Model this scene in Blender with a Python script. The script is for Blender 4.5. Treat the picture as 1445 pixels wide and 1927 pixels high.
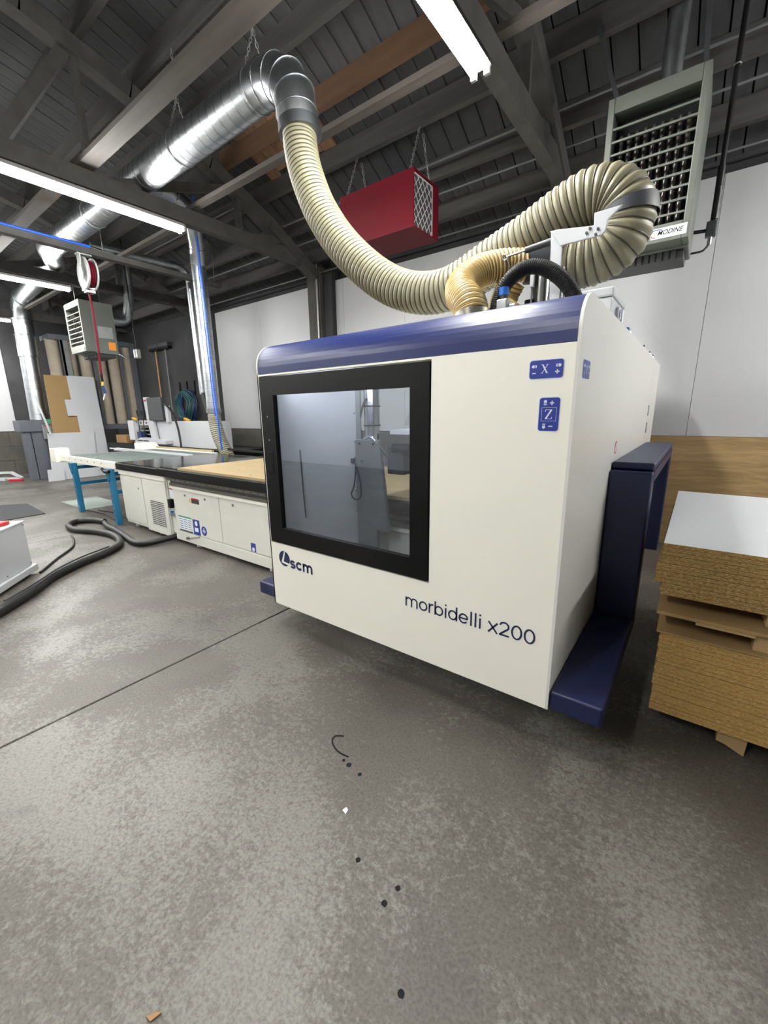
import bpy, math, random
from mathutils import Vector, Matrix
random.seed(7)
for o in list(bpy.data.objects): bpy.data.objects.remove(o)
COL = bpy.context.scene.collection
SC = bpy.context.scene
# ------------------------------------------------------------------ camera
F, PIT, ROLL, YAW = 775.593, math.radians(13.439), math.radians(-0.799), math.radians(36.967)
fwd = Vector((-math.sin(YAW)*math.cos(PIT), math.cos(YAW)*math.cos(PIT), -math.sin(PIT)))
rgt0 = Vector((math.cos(YAW), math.sin(YAW), 0)); up0 = rgt0.cross(fwd)
rgt = math.cos(ROLL)*rgt0 + math.sin(ROLL)*up0; upv = -math.sin(ROLL)*rgt0 + math.cos(ROLL)*up0
cam = bpy.data.cameras.new('camera'); camo = bpy.data.objects.new('camera', cam); COL.objects.link(camo)
mw = Matrix(((rgt.x, upv.x, -fwd.x, 0), (rgt.y, upv.y, -fwd.y, 0), (rgt.z, upv.z, -fwd.z, 1.5), (0, 0, 0, 1)))
camo.matrix_world = mw
cam.sensor_fit = 'VERTICAL'; cam.sensor_height = 36.0; cam.lens = 36.0*F/1927.0; cam.clip_start = 0.02; cam.clip_end = 200
SC.camera = camo
# ------------------------------------------------------------------ world, exposure
w = bpy.data.worlds.new('world'); SC.world = w; w.use_nodes = True
w.node_tree.nodes['Background'].inputs[0].default_value = (0.75, 0.85, 1, 1)
w.node_tree.nodes['Background'].inputs[1].default_value = 0.25
SC.view_settings.view_transform = 'Standard'; SC.view_settings.look = 'None'
SC.view_settings.exposure = 1.8; SC.view_settings.gamma = 1.0; SC.view_settings.use_curve_mapping = False
TUBE_STRENGTH = 62.0

# ------------------------------------------------------------------ materials
def lin(c):
    r = []
    for v in c:
        v /= 255.0
        r.append(v/12.92 if v <= .04045 else ((v+.055)/1.055)**2.4)
    return (r[0], r[1], r[2], 1.0)
MATS = {}
def mat(name, rgb, rough=.5, metal=0.0, var=0.0, scale=6.0, bump=0.0, bscale=60.0, spec=.5, trans=0.0, emit=0.0, coat=0.0, stretch=None, alpha=1.0):
    m = bpy.data.materials.new(name); m.use_nodes = True; MATS[name] = m
    nt = m.node_tree; b = nt.nodes['Principled BSDF']
    c = lin(rgb)
    b.inputs['Base Color'].default_value = c; b.inputs['Roughness'].default_value = rough; b.inputs['Metallic'].default_value = metal
    b.inputs['Specular IOR Level'].default_value = spec
    if trans: b.inputs['Transmission Weight'].default_value = trans
    if coat: b.inputs['Coat Weight'].default_value = coat
    if emit: b.inputs['Emission Color'].default_value = c; b.inputs['Emission Strength'].default_value = emit
    if var or bump:
        tc = nt.nodes.new('ShaderNodeTexCoord'); mp = nt.nodes.new('ShaderNodeMapping'); nt.links.new(tc.outputs['Object'], mp.inputs[0])
        if stretch: mp.inputs['Scale'].default_value = stretch
    if var:
        n = nt.nodes.new('ShaderNodeTexNoise'); n.inputs['Scale'].default_value = scale; n.inputs['Detail'].default_value = 6; n.inputs['Roughness'].default_value = .6
        nt.links.new(mp.outputs[0], n.inputs['Vector'])
        r = nt.nodes.new('ShaderNodeValToRGB'); r.color_ramp.elements[0].position = .3; r.color_ramp.elements[1].position = .7
        r.color_ramp.elements[0].color = tuple(max(0, x*(1-var)) for x in c[:3])+(1,)
        r.color_ramp.elements[1].color = tuple(min(1, x*(1+var)) for x in c[:3])+(1,)
        nt.links.new(n.outputs['Fac'], r.inputs[0]); nt.links.new(r.outputs[0], b.inputs['Base Color'])
    if bump:
        n2 = nt.nodes.new('ShaderNodeTexNoise'); n2.inputs['Scale'].default_value = bscale; n2.inputs['Detail'].default_value = 4
        nt.links.new(mp.outputs[0], n2.inputs['Vector'])
        bp = nt.nodes.new('ShaderNodeBump'); bp.inputs['Strength'].default_value = bump; bp.inputs['Distance'].default_value = .01
        nt.links.new(n2.outputs['Fac'], bp.inputs['Height']); nt.links.new(bp.outputs[0], b.inputs['Normal'])
    return m
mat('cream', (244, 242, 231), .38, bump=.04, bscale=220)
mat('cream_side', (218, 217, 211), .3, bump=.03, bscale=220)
mat('machine_white', (216, 216, 207), .42, var=.04, scale=3)
mat('pad_blue', (22, 30, 70), .42, var=.08, scale=5, bump=.03, bscale=180)
mat('cap_blue', (30, 41, 94), .33, bump=.03, bscale=240)
mat('navy', (28, 38, 78), .5)
mat('sticker_blue', (40, 56, 148), .3, bump=.15, bscale=260)
mat('print_white', (225, 230, 240), .5)
mat('black', (6, 6, 7), .45, spec=.22)
mat('black_gloss', (20, 20, 23), .15, var=.1)
mat('rubber', (24, 24, 26), .5)
mat('dark_grey', (58, 60, 64), .5)
mat('mid_grey', (110, 112, 114), .5, var=.1)
mat('rail', (120, 116, 106), .35, metal=.6, var=.15, scale=12)
mat('steel', (190, 192, 196), .22, metal=1.0, var=.08, scale=5)
mat('galv', (190, 194, 198), .34, metal=1.0, var=.16, scale=9, bump=.06, bscale=14)
mat('galv_seam', (150, 154, 158), .35, metal=1.0)
mat('alu', (170, 172, 172), .4, metal=.8, var=.1)
mat('hose_cream', (132, 127, 105), .42, var=.07, scale=8)
mat('hose_wire', (70, 67, 50), .45)
mat('hose_yellow', (178, 154, 100), .38, var=.08, scale=8)
mat('hose_wire_yellow', (124, 98, 56), .5)
mat('hose_clear', (170, 168, 150), .2, var=.1, coat=.5)
mat('red_paint', (92, 5, 22), .6, spec=.2)
mat('red', (190, 30, 40), .45)
mat('filter', (58, 58, 60), .9, var=.3, scale=30)
mat('filter_wire', (190, 186, 186), .5)
mat('heater', (98, 102, 95), .45, var=.05)
mat('heater_dark', (40, 42, 42), .5)
mat('heater_tube', (78, 74, 72), .3, metal=.7)
mat('black_iron', (26, 26, 28), .4, metal=.3)
mat('lamp_housing', (170, 168, 168), .5)
mat('wall_white', (186, 187, 190), .45, var=.02, scale=1.2)
mat('wall_lower', (80, 78, 73), .85, var=.25, scale=2.2, bump=.2, bscale=20)
mat('wall_dark', (60, 60, 62), .9, var=.3, scale=1.4, bump=.2, bscale=15)
mat('board_dark', (66, 66, 68), .85, var=.35, scale=4, stretch=(1.5, .25, 1))
mat('purlin', (74, 72, 71), .85, var=.3, scale=5, stretch=(.2, 2, 2))
mat('truss', (74, 72, 70), .8, var=.25, scale=5)
mat('truss_board', (76, 70, 66), .75, var=.2, scale=6, stretch=(.2, 2, 2))
mat('new_wood', (104, 78, 58), .65, var=.18, scale=5, stretch=(.3, 3, 3))
mat('new_plank', (120, 92, 66), .65, var=.25, scale=5, stretch=(3, .4, 3))
mat('ply', (166, 146, 110), .55, var=.07, scale=3, stretch=(.5, 4, 1))
mat('mdf', (150, 122, 80), .7, var=.05, scale=5)
mat('bag', (176, 166, 150), .9, var=.12, scale=4)
mat('frame_grey', (92, 96, 104), .5, var=.08)
mat('panel_white', (194, 196, 201), .35)
mat('leg_blue', (28, 104, 140), .4, var=.1)
mat('belt', (96, 108, 106), .5, var=.2, scale=6, stretch=(.3, 3, 1))
mat('hose_blue', (40, 92, 200), .35)
mat('blue', (20, 100, 190), .4)
mat('orange', (226, 140, 50), .6)
mat('yellow', (226, 170, 60), .6)
mat('green', (70, 150, 110), .6)
mat('teal', (24, 78, 82), .45)
mat('darkblue', (30, 54, 96), .45)
mat('cardboard', (140, 108, 72), .8)
mat('broom_wood', (176, 130, 80), .6)
mat('mat_grey', (52, 54, 57), .9, var=.1, scale=40)
mat('acrylic', (150, 164, 154), .25, var=.05)
mat('paper', (228, 230, 236), .7)
mat('oil', (20, 20, 22), .8, spec=.2)
mat('joint', (48, 46, 44), .9)
mat('lumber', (164, 136, 94), .7, var=.12, scale=6, stretch=(.4, 4, 4))
mat('tube_emit', (255, 255, 250), .5, emit=TUBE_STRENGTH)
mat('led', (250, 252, 255), .5, emit=18.0)  # glow for the fill strip added inside the cabin
mat('red_dot', (186, 40, 40), .7)
def special():
    # worn concrete floor
    m = mat('concrete', (120, 116, 108), .55); nt = m.node_tree; b = nt.nodes['Principled BSDF']; N = nt.nodes.new; L = nt.links.new
    g = N('ShaderNodeNewGeometry')
    def noise(s, d, r, dist=0):
        n = N('ShaderNodeTexNoise'); n.inputs['Scale'].default_value = s; n.inputs['Detail'].default_value = d; n.inputs['Roughness'].default_value = r; n.inputs['Distortion'].default_value = dist
        L(g.outputs['Position'], n.inputs['Vector']); return n
    def ramp(src, p0, c0, p1, c1):
        r = N('ShaderNodeValToRGB'); e = r.color_ramp.elements; e[0].position = p0; e[1].position = p1; e[0].color = c0; e[1].color = c1; L(src, r.inputs[0]); return r
    def mix(fac, a, bb, mode='MIX'):
        x = N('ShaderNodeMix'); x.data_type = 'RGBA'; x.blend_type = mode
        if isinstance(fac, float): x.inputs[0].default_value = fac
        else: L(fac, x.inputs[0])
        L(a, x.inputs[6]); L(bb, x.inputs[7]); return x.outputs[2]
    base = ramp(noise(.9, 5, .6, .4).outputs['Fac'], .32, lin((66, 61, 56)), .68, lin((87, 82, 76)))
    light = N('ShaderNodeRGB'); light.outputs[0].default_value = lin((112, 110, 104))
    dark = N('ShaderNodeRGB'); dark.outputs[0].default_value = lin((50, 47, 44))
    # patchy worn skin: fine threshold modulated by a broad one
    fine = noise(36, 10, .8, .25); broad = noise(1.1, 4, .6, .3)
    ad = N('ShaderNodeMath'); ad.operation = 'ADD'; L(fine.outputs['Fac'], ad.inputs[0]); L(broad.outputs['Fac'], ad.inputs[1])
    skin = ramp(ad.outputs[0], .50, (0, 0, 0, 1), .54, (1, 1, 1, 1))
    ad.use_clamp = False
    sc = N('ShaderNodeMath'); sc.operation = 'MULTIPLY'; sc.inputs[1].default_value = .5; L(ad.outputs[0], sc.inputs[0])
    skin = ramp(sc.outputs[0], .495, (0, 0, 0, 1), .545, (1, 1, 1, 1))
    k = N('ShaderNodeMath'); k.operation = 'MULTIPLY'; k.inputs[1].default_value = .6; L(skin.outputs[0], k.inputs[0])
    c1 = mix(k.outputs[0], base.outputs[0], light.outputs[0])
    dn = ramp(noise(3.1, 8, .7, .6).outputs['Fac'], .58, (0, 0, 0, 1), .74, (1, 1, 1, 1))
    k2 = N('ShaderNodeMath'); k2.operation = 'MULTIPLY'; k2.inputs[1].default_value = .6; L(dn.outputs[0], k2.inputs[0])
    c2 = mix(k2.outputs[0], c1, dark.outputs[0])
    sp = ramp(noise(90, 3, .6).outputs['Fac'], .30, (.6, .6, .6, 1), .58, (1.12, 1.12, 1.12, 1))
    c3 = mix(1.0, c2, sp.outputs[0], 'MULTIPLY')
    L(c3, b.inputs['Base Color'])
    rr = ramp(skin.outputs[0], 0, (.5, .5, .5, 1), 1, (.38, .38, .38, 1)); L(rr.outputs[0], b.inputs['Roughness'])
    bp = N('ShaderNodeBump'); bp.inputs['Strength'].default_value = .25; bp.inputs['Distance'].default_value = .004
    L(fine.outputs['Fac'], bp.inputs['Height']); L(bp.outputs[0], b.inputs['Normal'])
    # particle board edge
    for nm, ca, cb, cc in (('chip_dark', (84, 60, 28), (146, 116, 64), (200, 172, 116)), ('chip_light', (124, 94, 48), (170, 134, 76), (204, 174, 114))):
        m = mat(nm, cb, .8); nt = m.node_tree; b = nt.nodes['Principled BSDF']; N = nt.nodes.new; L = nt.links.new
        g = N('ShaderNodeNewGeometry'); mp = N('ShaderNodeMapping'); mp.inputs['Scale'].default_value = (70, 70, 260); L(g.outputs['Position'], mp.inputs[0])
        n = N('ShaderNodeTexNoise'); n.inputs['Scale'].default_value = 1; n.inputs['Detail'].default_value = 5; n.inputs['Roughness'].default_value = .75; L(mp.outputs[0], n.inputs['Vector'])
        r = N('ShaderNodeValToRGB'); e = r.color_ramp.elements; e[0].position = .33; e[0].color = lin(ca); e[1].position = .68; e[1].color = lin(cc); q = e.new(.5); q.color = lin(cb)
        L(n.outputs['Fac'], r.inputs[0]); L(r.outputs[0], b.inputs['Base Color'])
    # plywood wainscot with wave grain
    m = mat('wainscot', (186, 154, 108), .55); nt = m.node_tree; b = nt.nodes['Principled BSDF']; N = nt.nodes.new; L = nt.links.new
    g = N('ShaderNodeNewGeometry'); mp = N('ShaderNodeMapping'); mp.inputs['Scale'].default_value = (1.1, 1.1, 9); L(g.outputs['Position'], mp.inputs[0])
    n = N('ShaderNodeTexNoise'); n.inputs['Scale'].default_value = 1.6; n.inputs['Detail'].default_value = 7; n.inputs['Roughness'].default_value = .62; n.inputs['Distortion'].default_value = 1.2; L(mp.outputs[0], n.inputs['Vector'])
    r = N('ShaderNodeValToRGB'); e = r.color_ramp.elements; e[0].position = .3; e[0].color = lin((134, 108, 72)); e[1].position = .7; e[1].color = lin((176, 148, 106)); L(n.outputs['Fac'], r.inputs[0]); L(r.outputs[0], b.inputs['Base Color'])
    # window pane: tinted clear sheet with a fresnel mirror
    m = bpy.data.materials.new('pane'); m.use_nodes = True; MATS['pane'] = m; nt = m.node_tree; N = nt.nodes.new; L = nt.links.new
    for x in list(nt.nodes): nt.nodes.remove(x)
    o = N('ShaderNodeOutputMaterial'); t = N('ShaderNodeBsdfTransparent'); t.inputs[0].default_value = (.80, .83, .86, 1)
    gl = N('ShaderNodeBsdfGlossy'); gl.inputs['Roughness'].default_value = .02; gl.inputs[0].default_value = (.9, .93, 1, 1)
    lw = N('ShaderNodeLayerWeight'); lw.inputs[0].default_value = .5; pw = N('ShaderNodeMath'); pw.operation = 'POWER'; pw.inputs[1].default_value = 3.0; L(lw.outputs['Facing'], pw.inputs[0])
    ma = N('ShaderNodeMath'); ma.operation = 'MULTIPLY_ADD'; ma.inputs[1].default_value = .9; ma.inputs[2].default_value = .085; L(pw.outputs[0], ma.inputs[0])
    mx = N('ShaderNodeMixShader'); L(ma.outputs[0], mx.inputs[0]); L(t.outputs[0], mx.inputs[1]); L(gl.outputs[0], mx.inputs[2]); L(mx.outputs[0], o.inputs[0])
special()

# ------------------------------------------------------------------ mesh helpers
def V(*a): return Vector(a[0]) if len(a) == 1 else Vector(a)
def origin(o):
    p = Vector((0, 0, 0))
    while o is not None: p = p + o.location; o = o.parent
    return p
class MB:
    def __init__(s): s.v = []; s.f = []; s.mi = []; s.sm = []
    def add(s, vs, fs, mi=0, sm=False):
        n = len(s.v); s.v += [tuple(x) for x in vs]
        for f in fs: s.f.append(tuple(i+n for i in f)); s.mi.append(mi); s.sm.append(sm)
        return s
    def box(s, lo, hi, mi=0, topmi=None):
        x0, y0, z0 = lo; x1, y1, z1 = hi
        vs = [(x0, y0, z0), (x1, y0, z0), (x1, y1, z0), (x0, y1, z0), (x0, y0, z1), (x1, y0, z1), (x1, y1, z1), (x0, y1, z1)]
        fs = [(0, 1, 5, 4), (1, 2, 6, 5), (2, 3, 7, 6), (3, 0, 4, 7)]
        s.add(vs, fs, mi); n = len(s.v)-8
        for f in ((3, 2, 1, 0), (4, 5, 6, 7)): s.f.append(tuple(i+n for i in f)); s.mi.append(mi if topmi is None else topmi); s.sm.append(False)
        return s
    def hexa(s, b, t, mi=0):
        return s.add(list(b)+list(t), [(3, 2, 1, 0), (4, 5, 6, 7), (0, 1, 5, 4), (1, 2, 6, 5), (2, 3, 7, 6), (3, 0, 4, 7)], mi)
    def obox(s, c, size, ang=0, mi=0):   # box turned about z, c = centre of its base
        ca, sa = math.cos(ang), math.sin(ang); hx, hy = size[0]/2, size[1]/2
        q = [(-hx, -hy), (hx, -hy), (hx, hy), (-hx, hy)]
        P = [(c[0]+x*ca-y*sa, c[1]+x*sa+y*ca) for x, y in q]
        return s.hexa([(x, y, c[2]) for x, y in P], [(x, y, c[2]+size[2]) for x, y in P], mi)
    def bar(s, a, b, wd, ht, upd=(0, 0, 1), mi=0):   # rectangular bar from a to b
        a, b = V(a), V(b); d = (b-a).normalized(); u = V(upd); sd = d.cross(u)
        if sd.length < 1e-4: sd = d.cross(Vector((1, 0, 0)))
        sd.normalize(); u = sd.cross(d)
        c = [(-wd/2, -ht/2), (wd/2, -ht/2), (wd/2, ht/2), (-wd/2, ht/2)]
        return s.hexa([a+sd*x+u*y for x, y in c], [b+sd*x+u*y for x, y in c], mi)
    def tube(s, path, r, n=12, cap=True, mi=0, sm=True, closed=False):
        P = [V(p) for p in path]; m = len(P); rs = r if isinstance(r, (list, tuple)) else [r]*m
        T = []
        for i in range(m):
            if closed: d = P[(i+1) % m]-P[i-1]
            else: d = P[min(i+1, m-1)]-P[max(i-1, 0)]
            T.append(d.normalized() if d.length > 1e-9 else (T[-1] if T else Vector((0, 0, 1))))
        u = T[0].orthogonal().normalized(); vs = []
        for i in range(m):
            if i: u = T[i-1].rotation_difference(T[i]) @ u
            u = (u - T[i]*u.dot(T[i])).normalized(); w_ = T[i].cross(u)
            for k in range(n):
                a = 2*math.pi*k/n; vs.append(P[i]+(u*math.cos(a)+w_*math.sin(a))*rs[i])
        fs = []
        for i in range(m if closed else m-1):
            j = (i+1) % m
            for k in range(n): fs.append((i*n+k, i*n+(k+1) % n, j*n+(k+1) % n, j*n+k))
        s.add(vs, fs, mi, sm)
        if cap and not closed: s.add(vs[:n], [tuple(range(n-1, -1, -1))], mi); s.add(vs[-n:], [tuple(range(n))], mi)
        return s
    def cyl(s, a, b, r, n=16, mi=0): return s.tube([a, b], r, n, True, mi)
    def ring(s, c, d, r, t, n=20, k=6, mi=0):   # torus round axis d
        c = V(c); d = V(d).normalized(); u = d.orthogonal().normalized(); w_ = d.cross(u)
        return s.tube([c+(u*math.cos(2*math.pi*i/n)+w_*math.sin(2*math.pi*i/n))*r for i in range(n)], t, k, False, mi, True, True)
    def prism(s, poly, fn, a, b, mi=0):   # poly in (u,v); fn(u,v,t)->xyz
        n = len(poly)
        vs = [fn(u, v, a) for u, v in poly]+[fn(u, v, b) for u, v in poly]
        fs = [tuple(range(n-1, -1, -1)), tuple(range(n, 2*n))]+[(i, (i+1) % n, n+(i+1) % n, n+i) for i in range(n)]
        return s.add(vs, fs, mi)
    def build(s, name, mats, parent=None, bevel=0.0, seg=2, fix=True):
        me = bpy.data.meshes.new(name); o0 = origin(parent) if parent else Vector((0, 0, 0))
        me.from_pydata([tuple(Vector(p)-o0) for p in s.v], [], s.f)
        for m in ([mats] if isinstance(mats, str) else mats): me.materials.append(MATS[m])
        for p, a, b in zip(me.polygons, s.mi, s.sm): p.material_index = a; p.use_smooth = b
        me.update(); 
        if fix:
            import bmesh
            bm = bmesh.new(); bm.from_mesh(me); bmesh.ops.recalc_face_normals(bm, faces=bm.faces); bm.to_mesh(me); bm.free()
        o = bpy.data.objects.new(name, me); COL.objects.link(o); o.parent = parent
        if bevel:
            md = o.modifiers.new('bevel', 'BEVEL'); md.width = bevel; md.segments = seg; md.limit_method = 'ANGLE'; md.angle_limit = math.radians(40)
        return o
def thing(name, label, cat, loc=(0, 0, 0), group=None):
    o = bpy.data.objects.new(name, None); COL.objects.link(o); o.location = loc; o.empty_display_size = .1
    o['label'] = label; o['category'] = cat
    if group: o['group'] = group
    return o
def tag(o, label, cat, group=None):
    o['label'] = label; o['category'] = cat
    if group: o['group'] = group
    return o
def struct(o, label=None, cat=None):
    o['kind'] = 'structure'
    if label: o['label'] = label; o['category'] = cat
    return o
def dup(root, loc, label=None, group=None):
    def rec(o, par):
        c = o.copy(); COL.objects.link(c); c.parent = par
        for ch in list(o.children): rec(ch, c)
        return c
    r = rec(root, None); r.location = loc
    if label: r['label'] = label
    if group: r['group'] = group
    return r
def spline(pts, step):   # Catmull-Rom, resampled evenly
    P = [V(p) for p in pts]; P = [P[0]*2-P[1]]+P+[P[-1]*2-P[-2]]; out = []
    for i in range(1, len(P)-2):
        p0, p1, p2, p3 = P[i-1:i+3]
        for k in range(24):
            t = k/24; out.append(.5*((2*p1)+(p2-p0)*t+(2*p0-5*p1+4*p2-p3)*t*t+(3*p1-p0-3*p2+p3)*t**3))
    out.append(P[-2]); L = [0.0]
    for a, b in zip(out, out[1:]): L.append(L[-1]+(b-a).length)
    n = max(2, int(L[-1]/step)); res = []; j = 0
    for i in range(n+1):
        d = L[-1]*i/n
        while j < len(L)-2 and L[j+1] < d: j += 1
        t = (d-L[j])/max(1e-9, L[j+1]-L[j]); res.append(out[j].lerp(out[j+1], min(1, t)))
    return res
def frames(P):
    m = len(P); T = [(P[min(i+1, m-1)]-P[max(i-1, 0)]).normalized() for i in range(m)]; u = T[0].orthogonal().normalized(); U = []
    for i in range(m):
        if i: u = T[i-1].rotation_difference(T[i]) @ u
        u = (u-T[i]*u.dot(T[i])).normalized(); U.append(u)
    return T, U
def ribbed(pts, r, pitch, amp, mats, parent, name='hose_wall', wname='wire_spiral', n=24, wire=.006, wr=0.0):
    P = spline(pts, pitch/5); mb = MB(); rs = [r-amp*(0.5-0.5*math.cos(2*math.pi*i/5)) for i in range(len(P))]
    mb.tube(P, rs, n, False); h = mb.build(name, mats[0], parent, fix=False)
    T, U = frames(P); hel = []
    for i in range((len(P)-1)*3):
        q = i//3; t = (i % 3)/3
        p = P[q].lerp(P[q+1], t); u = U[q]; w_ = T[q].cross(u); a = 2*math.pi*(i/15.0); rr = r-amp+wr+.001
        hel.append(p+(u*math.cos(a)+w_*math.sin(a))*rr)
    # a helix would cross the ribs: lay one ring in every valley instead
    mw = MB(); k = 0
    for i in range(2, len(P)-1, 5):
        mm = min(i+1, len(P)-1); c = P[i].lerp(P[mm], .5); d = T[i]
        mw.ring(c, d, r-amp*.82+wr, wire, n, 4)
    mw.build(wname, mats[1], parent, fix=False)
    return h
def chain(mb, a, b, link=.045, r=.004):
    a, b = V(a), V(b); d = b-a; n = max(2, int(d.length/(link*.78))); t = d.normalized(); u = t.orthogonal().normalized(); w_ = t.cross(u)
    for i in range(n):
        c = a.lerp(b, (i+.5)/n); s_ = u if i % 2 else w_; h = link*.5
        mb.tube([c+t*h*.6+s_*.009, c+t*h, c+t*h*.6-s_*.009, c-t*h*.6-s_*.009, c-t*h, c-t*h*.6+s_*.009], r, 4, False, 0, True, True)
def text_mesh(body, bold=0.0, shear=0.0):
    c = bpy.data.curves.new('txt', 'FONT'); c.body = body; c.offset = bold; c.shear = shear; c.resolution_u = 4
    o = bpy.data.objects.new('txt', c); COL.objects.link(o); bpy.context.view_layer.update()
    me = bpy.data.meshes.new_from_object(o.evaluated_get(bpy.context.evaluated_depsgraph_get()))
    bpy.data.objects.remove(o); return me
def text(name, body, fn, u0, u1, v0, h, m, parent, bold=0.0, shear=0.0, t=.0012):
    """flat lettering: fitted to u0..u1, cap height h above the baseline v0, fn(u,v,t)->xyz"""
    me = text_mesh(body, bold, shear); xs = [p.co.x for p in me.vertices]; x0, x1 = min(xs), max(xs); k = (u1-u0)/(x1-x0); kv = h/.69
    mb = MB(); mb.add([fn(u0+(p.co.x-x0)*k, v0+p.co.y*kv, t) for p in me.vertices], [tuple(p.vertices) for p in me.polygons])
    bpy.data.meshes.remove(me); return mb.build(name, m, parent, fix=False)
def disc(u, v, r, n=28): return [(u+r*math.cos(2*math.pi*i/n), v+r*math.sin(2*math.pi*i/n)) for i in range(n)]
def rrect(u0, v0, u1, v1, r, n=4):
    o = []
    for cx, cy, a in ((u1-r, v1-r, 0), (u0+r, v1-r, 90), (u0+r, v0+r, 180), (u1-r, v0+r, 270)):
        for i in range(n+1): q = math.radians(a+90*i/n); o.append((cx+r*math.cos(q), cy+r*math.sin(q)))
    return o
def smooth_path(pts, rad, n=6):   # polyline with rounded corners
    P = [V(p) for p in pts]; out = [P[0]]
    for a, b, c in zip(P, P[1:], P[2:]):
        d0 = (a-b); d1 = (c-b); k = min(rad, d0.length*.49, d1.length*.49); p0 = b+d0.normalized()*k; p1 = b+d1.normalized()*k
        for i in range(n+1):
            t = i/n; out.append(p0*(1-t)**2+b*2*t*(1-t)+p1*t*t)
    out.append(P[-1]); return out

# ================================================================== SETTING
XL, XR, YB, YF = -15.0, 4.6, 5.72, -5.72
def roofz(y): return 5.41-.054*y*y
# floor: joint filler with cast slabs on it
fl = struct(MB().box((XL-.2, YF-.2, -.2), (XR+.2, YB+.2, -.012)).build('floor', 'joint'))
jx = [XL-.2, -10.42, -6.42, -2.43, 1.55, XR+.2]; jy = [YF-.2, -2.1, 4.62, YB+.2]
for i in range(len(jx)-1):
    for j in range(len(jy)-1):
        g = .005
        MB().box((jx[i]+g, jy[j]+g, -.05), (jx[i+1]-g, jy[j+1]-g, 0)).build('concrete_slab', 'concrete', fl, .004, 1)
def spot(x, y, r, name='oil_spot', m='oil'):
    pts = [(x+r*(.8+.3*random.random())*math.cos(a*math.pi/6), y+r*(.8+.3*random.random())*math.sin(a*math.pi/6)) for a in range(12)]
    MB().prism(pts, lambda u, v, t: (u, v, t), .0002, .0012).build(name, m, fl)
for x, y, r in ((-1.04, 1.10, .013), (-.97, 1.09, .010), (-.75, .82, .009), (-.59, .83, .009), (-.60, .77, .010), (-.44, .63, .011), (-1.075, 1.105, .008)): spot(x, y, r)
MB().tube(spline([(-1.17, 1.21, .001), (-1.205, 1.185, .001), (-1.19, 1.15, .001), (-1.13, 1.125, .001), (-1.07, 1.13, .001)], .02), .0035, 5).build('scuff_arc', 'oil', fl)
# walls
wr = struct(MB().box((XL-.2, YB, 0), (XR+.2, YB+.2, 4.05)).build('wall_rear', 'wall_dark'))
seams = [-8.72, -7.2, -5.66]
def panel(x0, x1, z0, z1, m, nm): MB().box((x0+.002, 5.58, z0), (x1-.002, YB, z1)).build(nm, m, wr)
panel(-8.72, -7.2, 1.22, 3.66, 'wall_white', 'white_panel'); panel(-7.2, -5.66, 1.22, 3.66, 'wall_white', 'white_panel')
xs = [-5.15, -4.98, -3.76, -2.54, -1.32, -.10, 1.12, 2.34, 3.56, XR]
for a, b in zip(xs, xs[1:]): panel(a, b, 1.22, 3.66, 'wall_white', 'white_panel')
for a, b in ((-2.54, -.62), (-.62, 1.82), (1.82, XR)): panel(a, b, 0.0, 1.216, 'wainscot', 'plywood_panel')
MB().box((-8.72, 5.60, 0), (-2.545, YB, 1.215)).build('lower_wall_course', 'wall_lower', wr)
# pilaster under the truss, with a conduit
pil = MB().box((-5.655, 5.42, 0), (-5.36, YB, 3.86)).build('pilaster', 'wall_lower', wr, .01, 1)
MB().box((-5.355, 5.50, 0), (-5.16, YB, 3.84)).build('steel_post', 'wall_dark', wr, .01, 1)
MB().cyl((-5.40, 5.40, .6), (-5.40, 5.40, 4.0), .017, 10).build('conduit', 'alu', wr)
wl = struct(MB().box((XL-.2, YF, 0), (XL, YB, 5.5)).build('wall_left', 'wall_dark'))
for y0, y1 in ((2.02, 3.21), (.79, 2.01), (-.43, .78), (-1.65, -.44)): MB().box((XL, y0, 1.17), (XL+.03, y1, 3.61)).build('white_panel', 'wall_white', wl)
for j in range(3):
    for k in range(8):
        y0 = -2.0+k*1.0+(.5 if j % 2 else 0); MB().box((XL, y0+.004, j*.385+.004), (XL+.02, y0+.996, j*.385+.38)).build('concrete_block', 'wall_lower', wl)
wf = struct(MB().box((XL-.2, YF-.2, 0), (XR+.2, YF, 4.05)).build('wall_front', 'wall_white'))
wx = struct(MB().box((XR, YF, 0), (XR+.2, YB, 5.5)).build('wall_right', 'wall_white'))
# ceiling: bowed deck of planks on purlins
ce = struct(MB().prism([(YF-.2+i*(YB-YF+.4)/20, roofz(YF-.2+i*(YB-YF+.4)/20)+.26) for i in range(21)]+[(YB+.2-i*(YB-YF+.4)/20, roofz(YB+.2-i*(YB-YF+.4)/20)+.36) for i in range(21)],
    lambda u, v, t: (t, u, v), XL-.2, XR+.2).build('ceiling', 'black'))
def plank_mesh(y0, y1, wd, th, dz, nseg, name, m, x):
    mb = MB(); vs = []; fs = []
    for i in range(nseg+1):
        y = y0+(y1-y0)*i/nseg; z = roofz(y)+dz
        vs += [(x-wd/2, y, z), (x+wd/2, y, z), (x+wd/2, y, z+th), (x-wd/2, y, z+th)]
    for i in range(nseg):
        a = i*4; b = a+4
        for k in range(4): fs.append((a+k, a+(k+1) % 4, b+(k+1) % 4, b+k))
    fs += [(3, 2, 1, 0), tuple(nseg*4+k for k in range(4))]
    return mb.add(vs, fs).build(name, m, ce)
pk = plank_mesh(YF, YB, .186, .03, .20, 16, 'deck_plank', 'board_dark', 0); x = XL+.1; first = True
while x < XR:
    o = pk if first else pk.copy()
    if not first: COL.objects.link(o)
    o.location = (x, 0, random.uniform(-.006, .004)); first = False; x += .2
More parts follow.
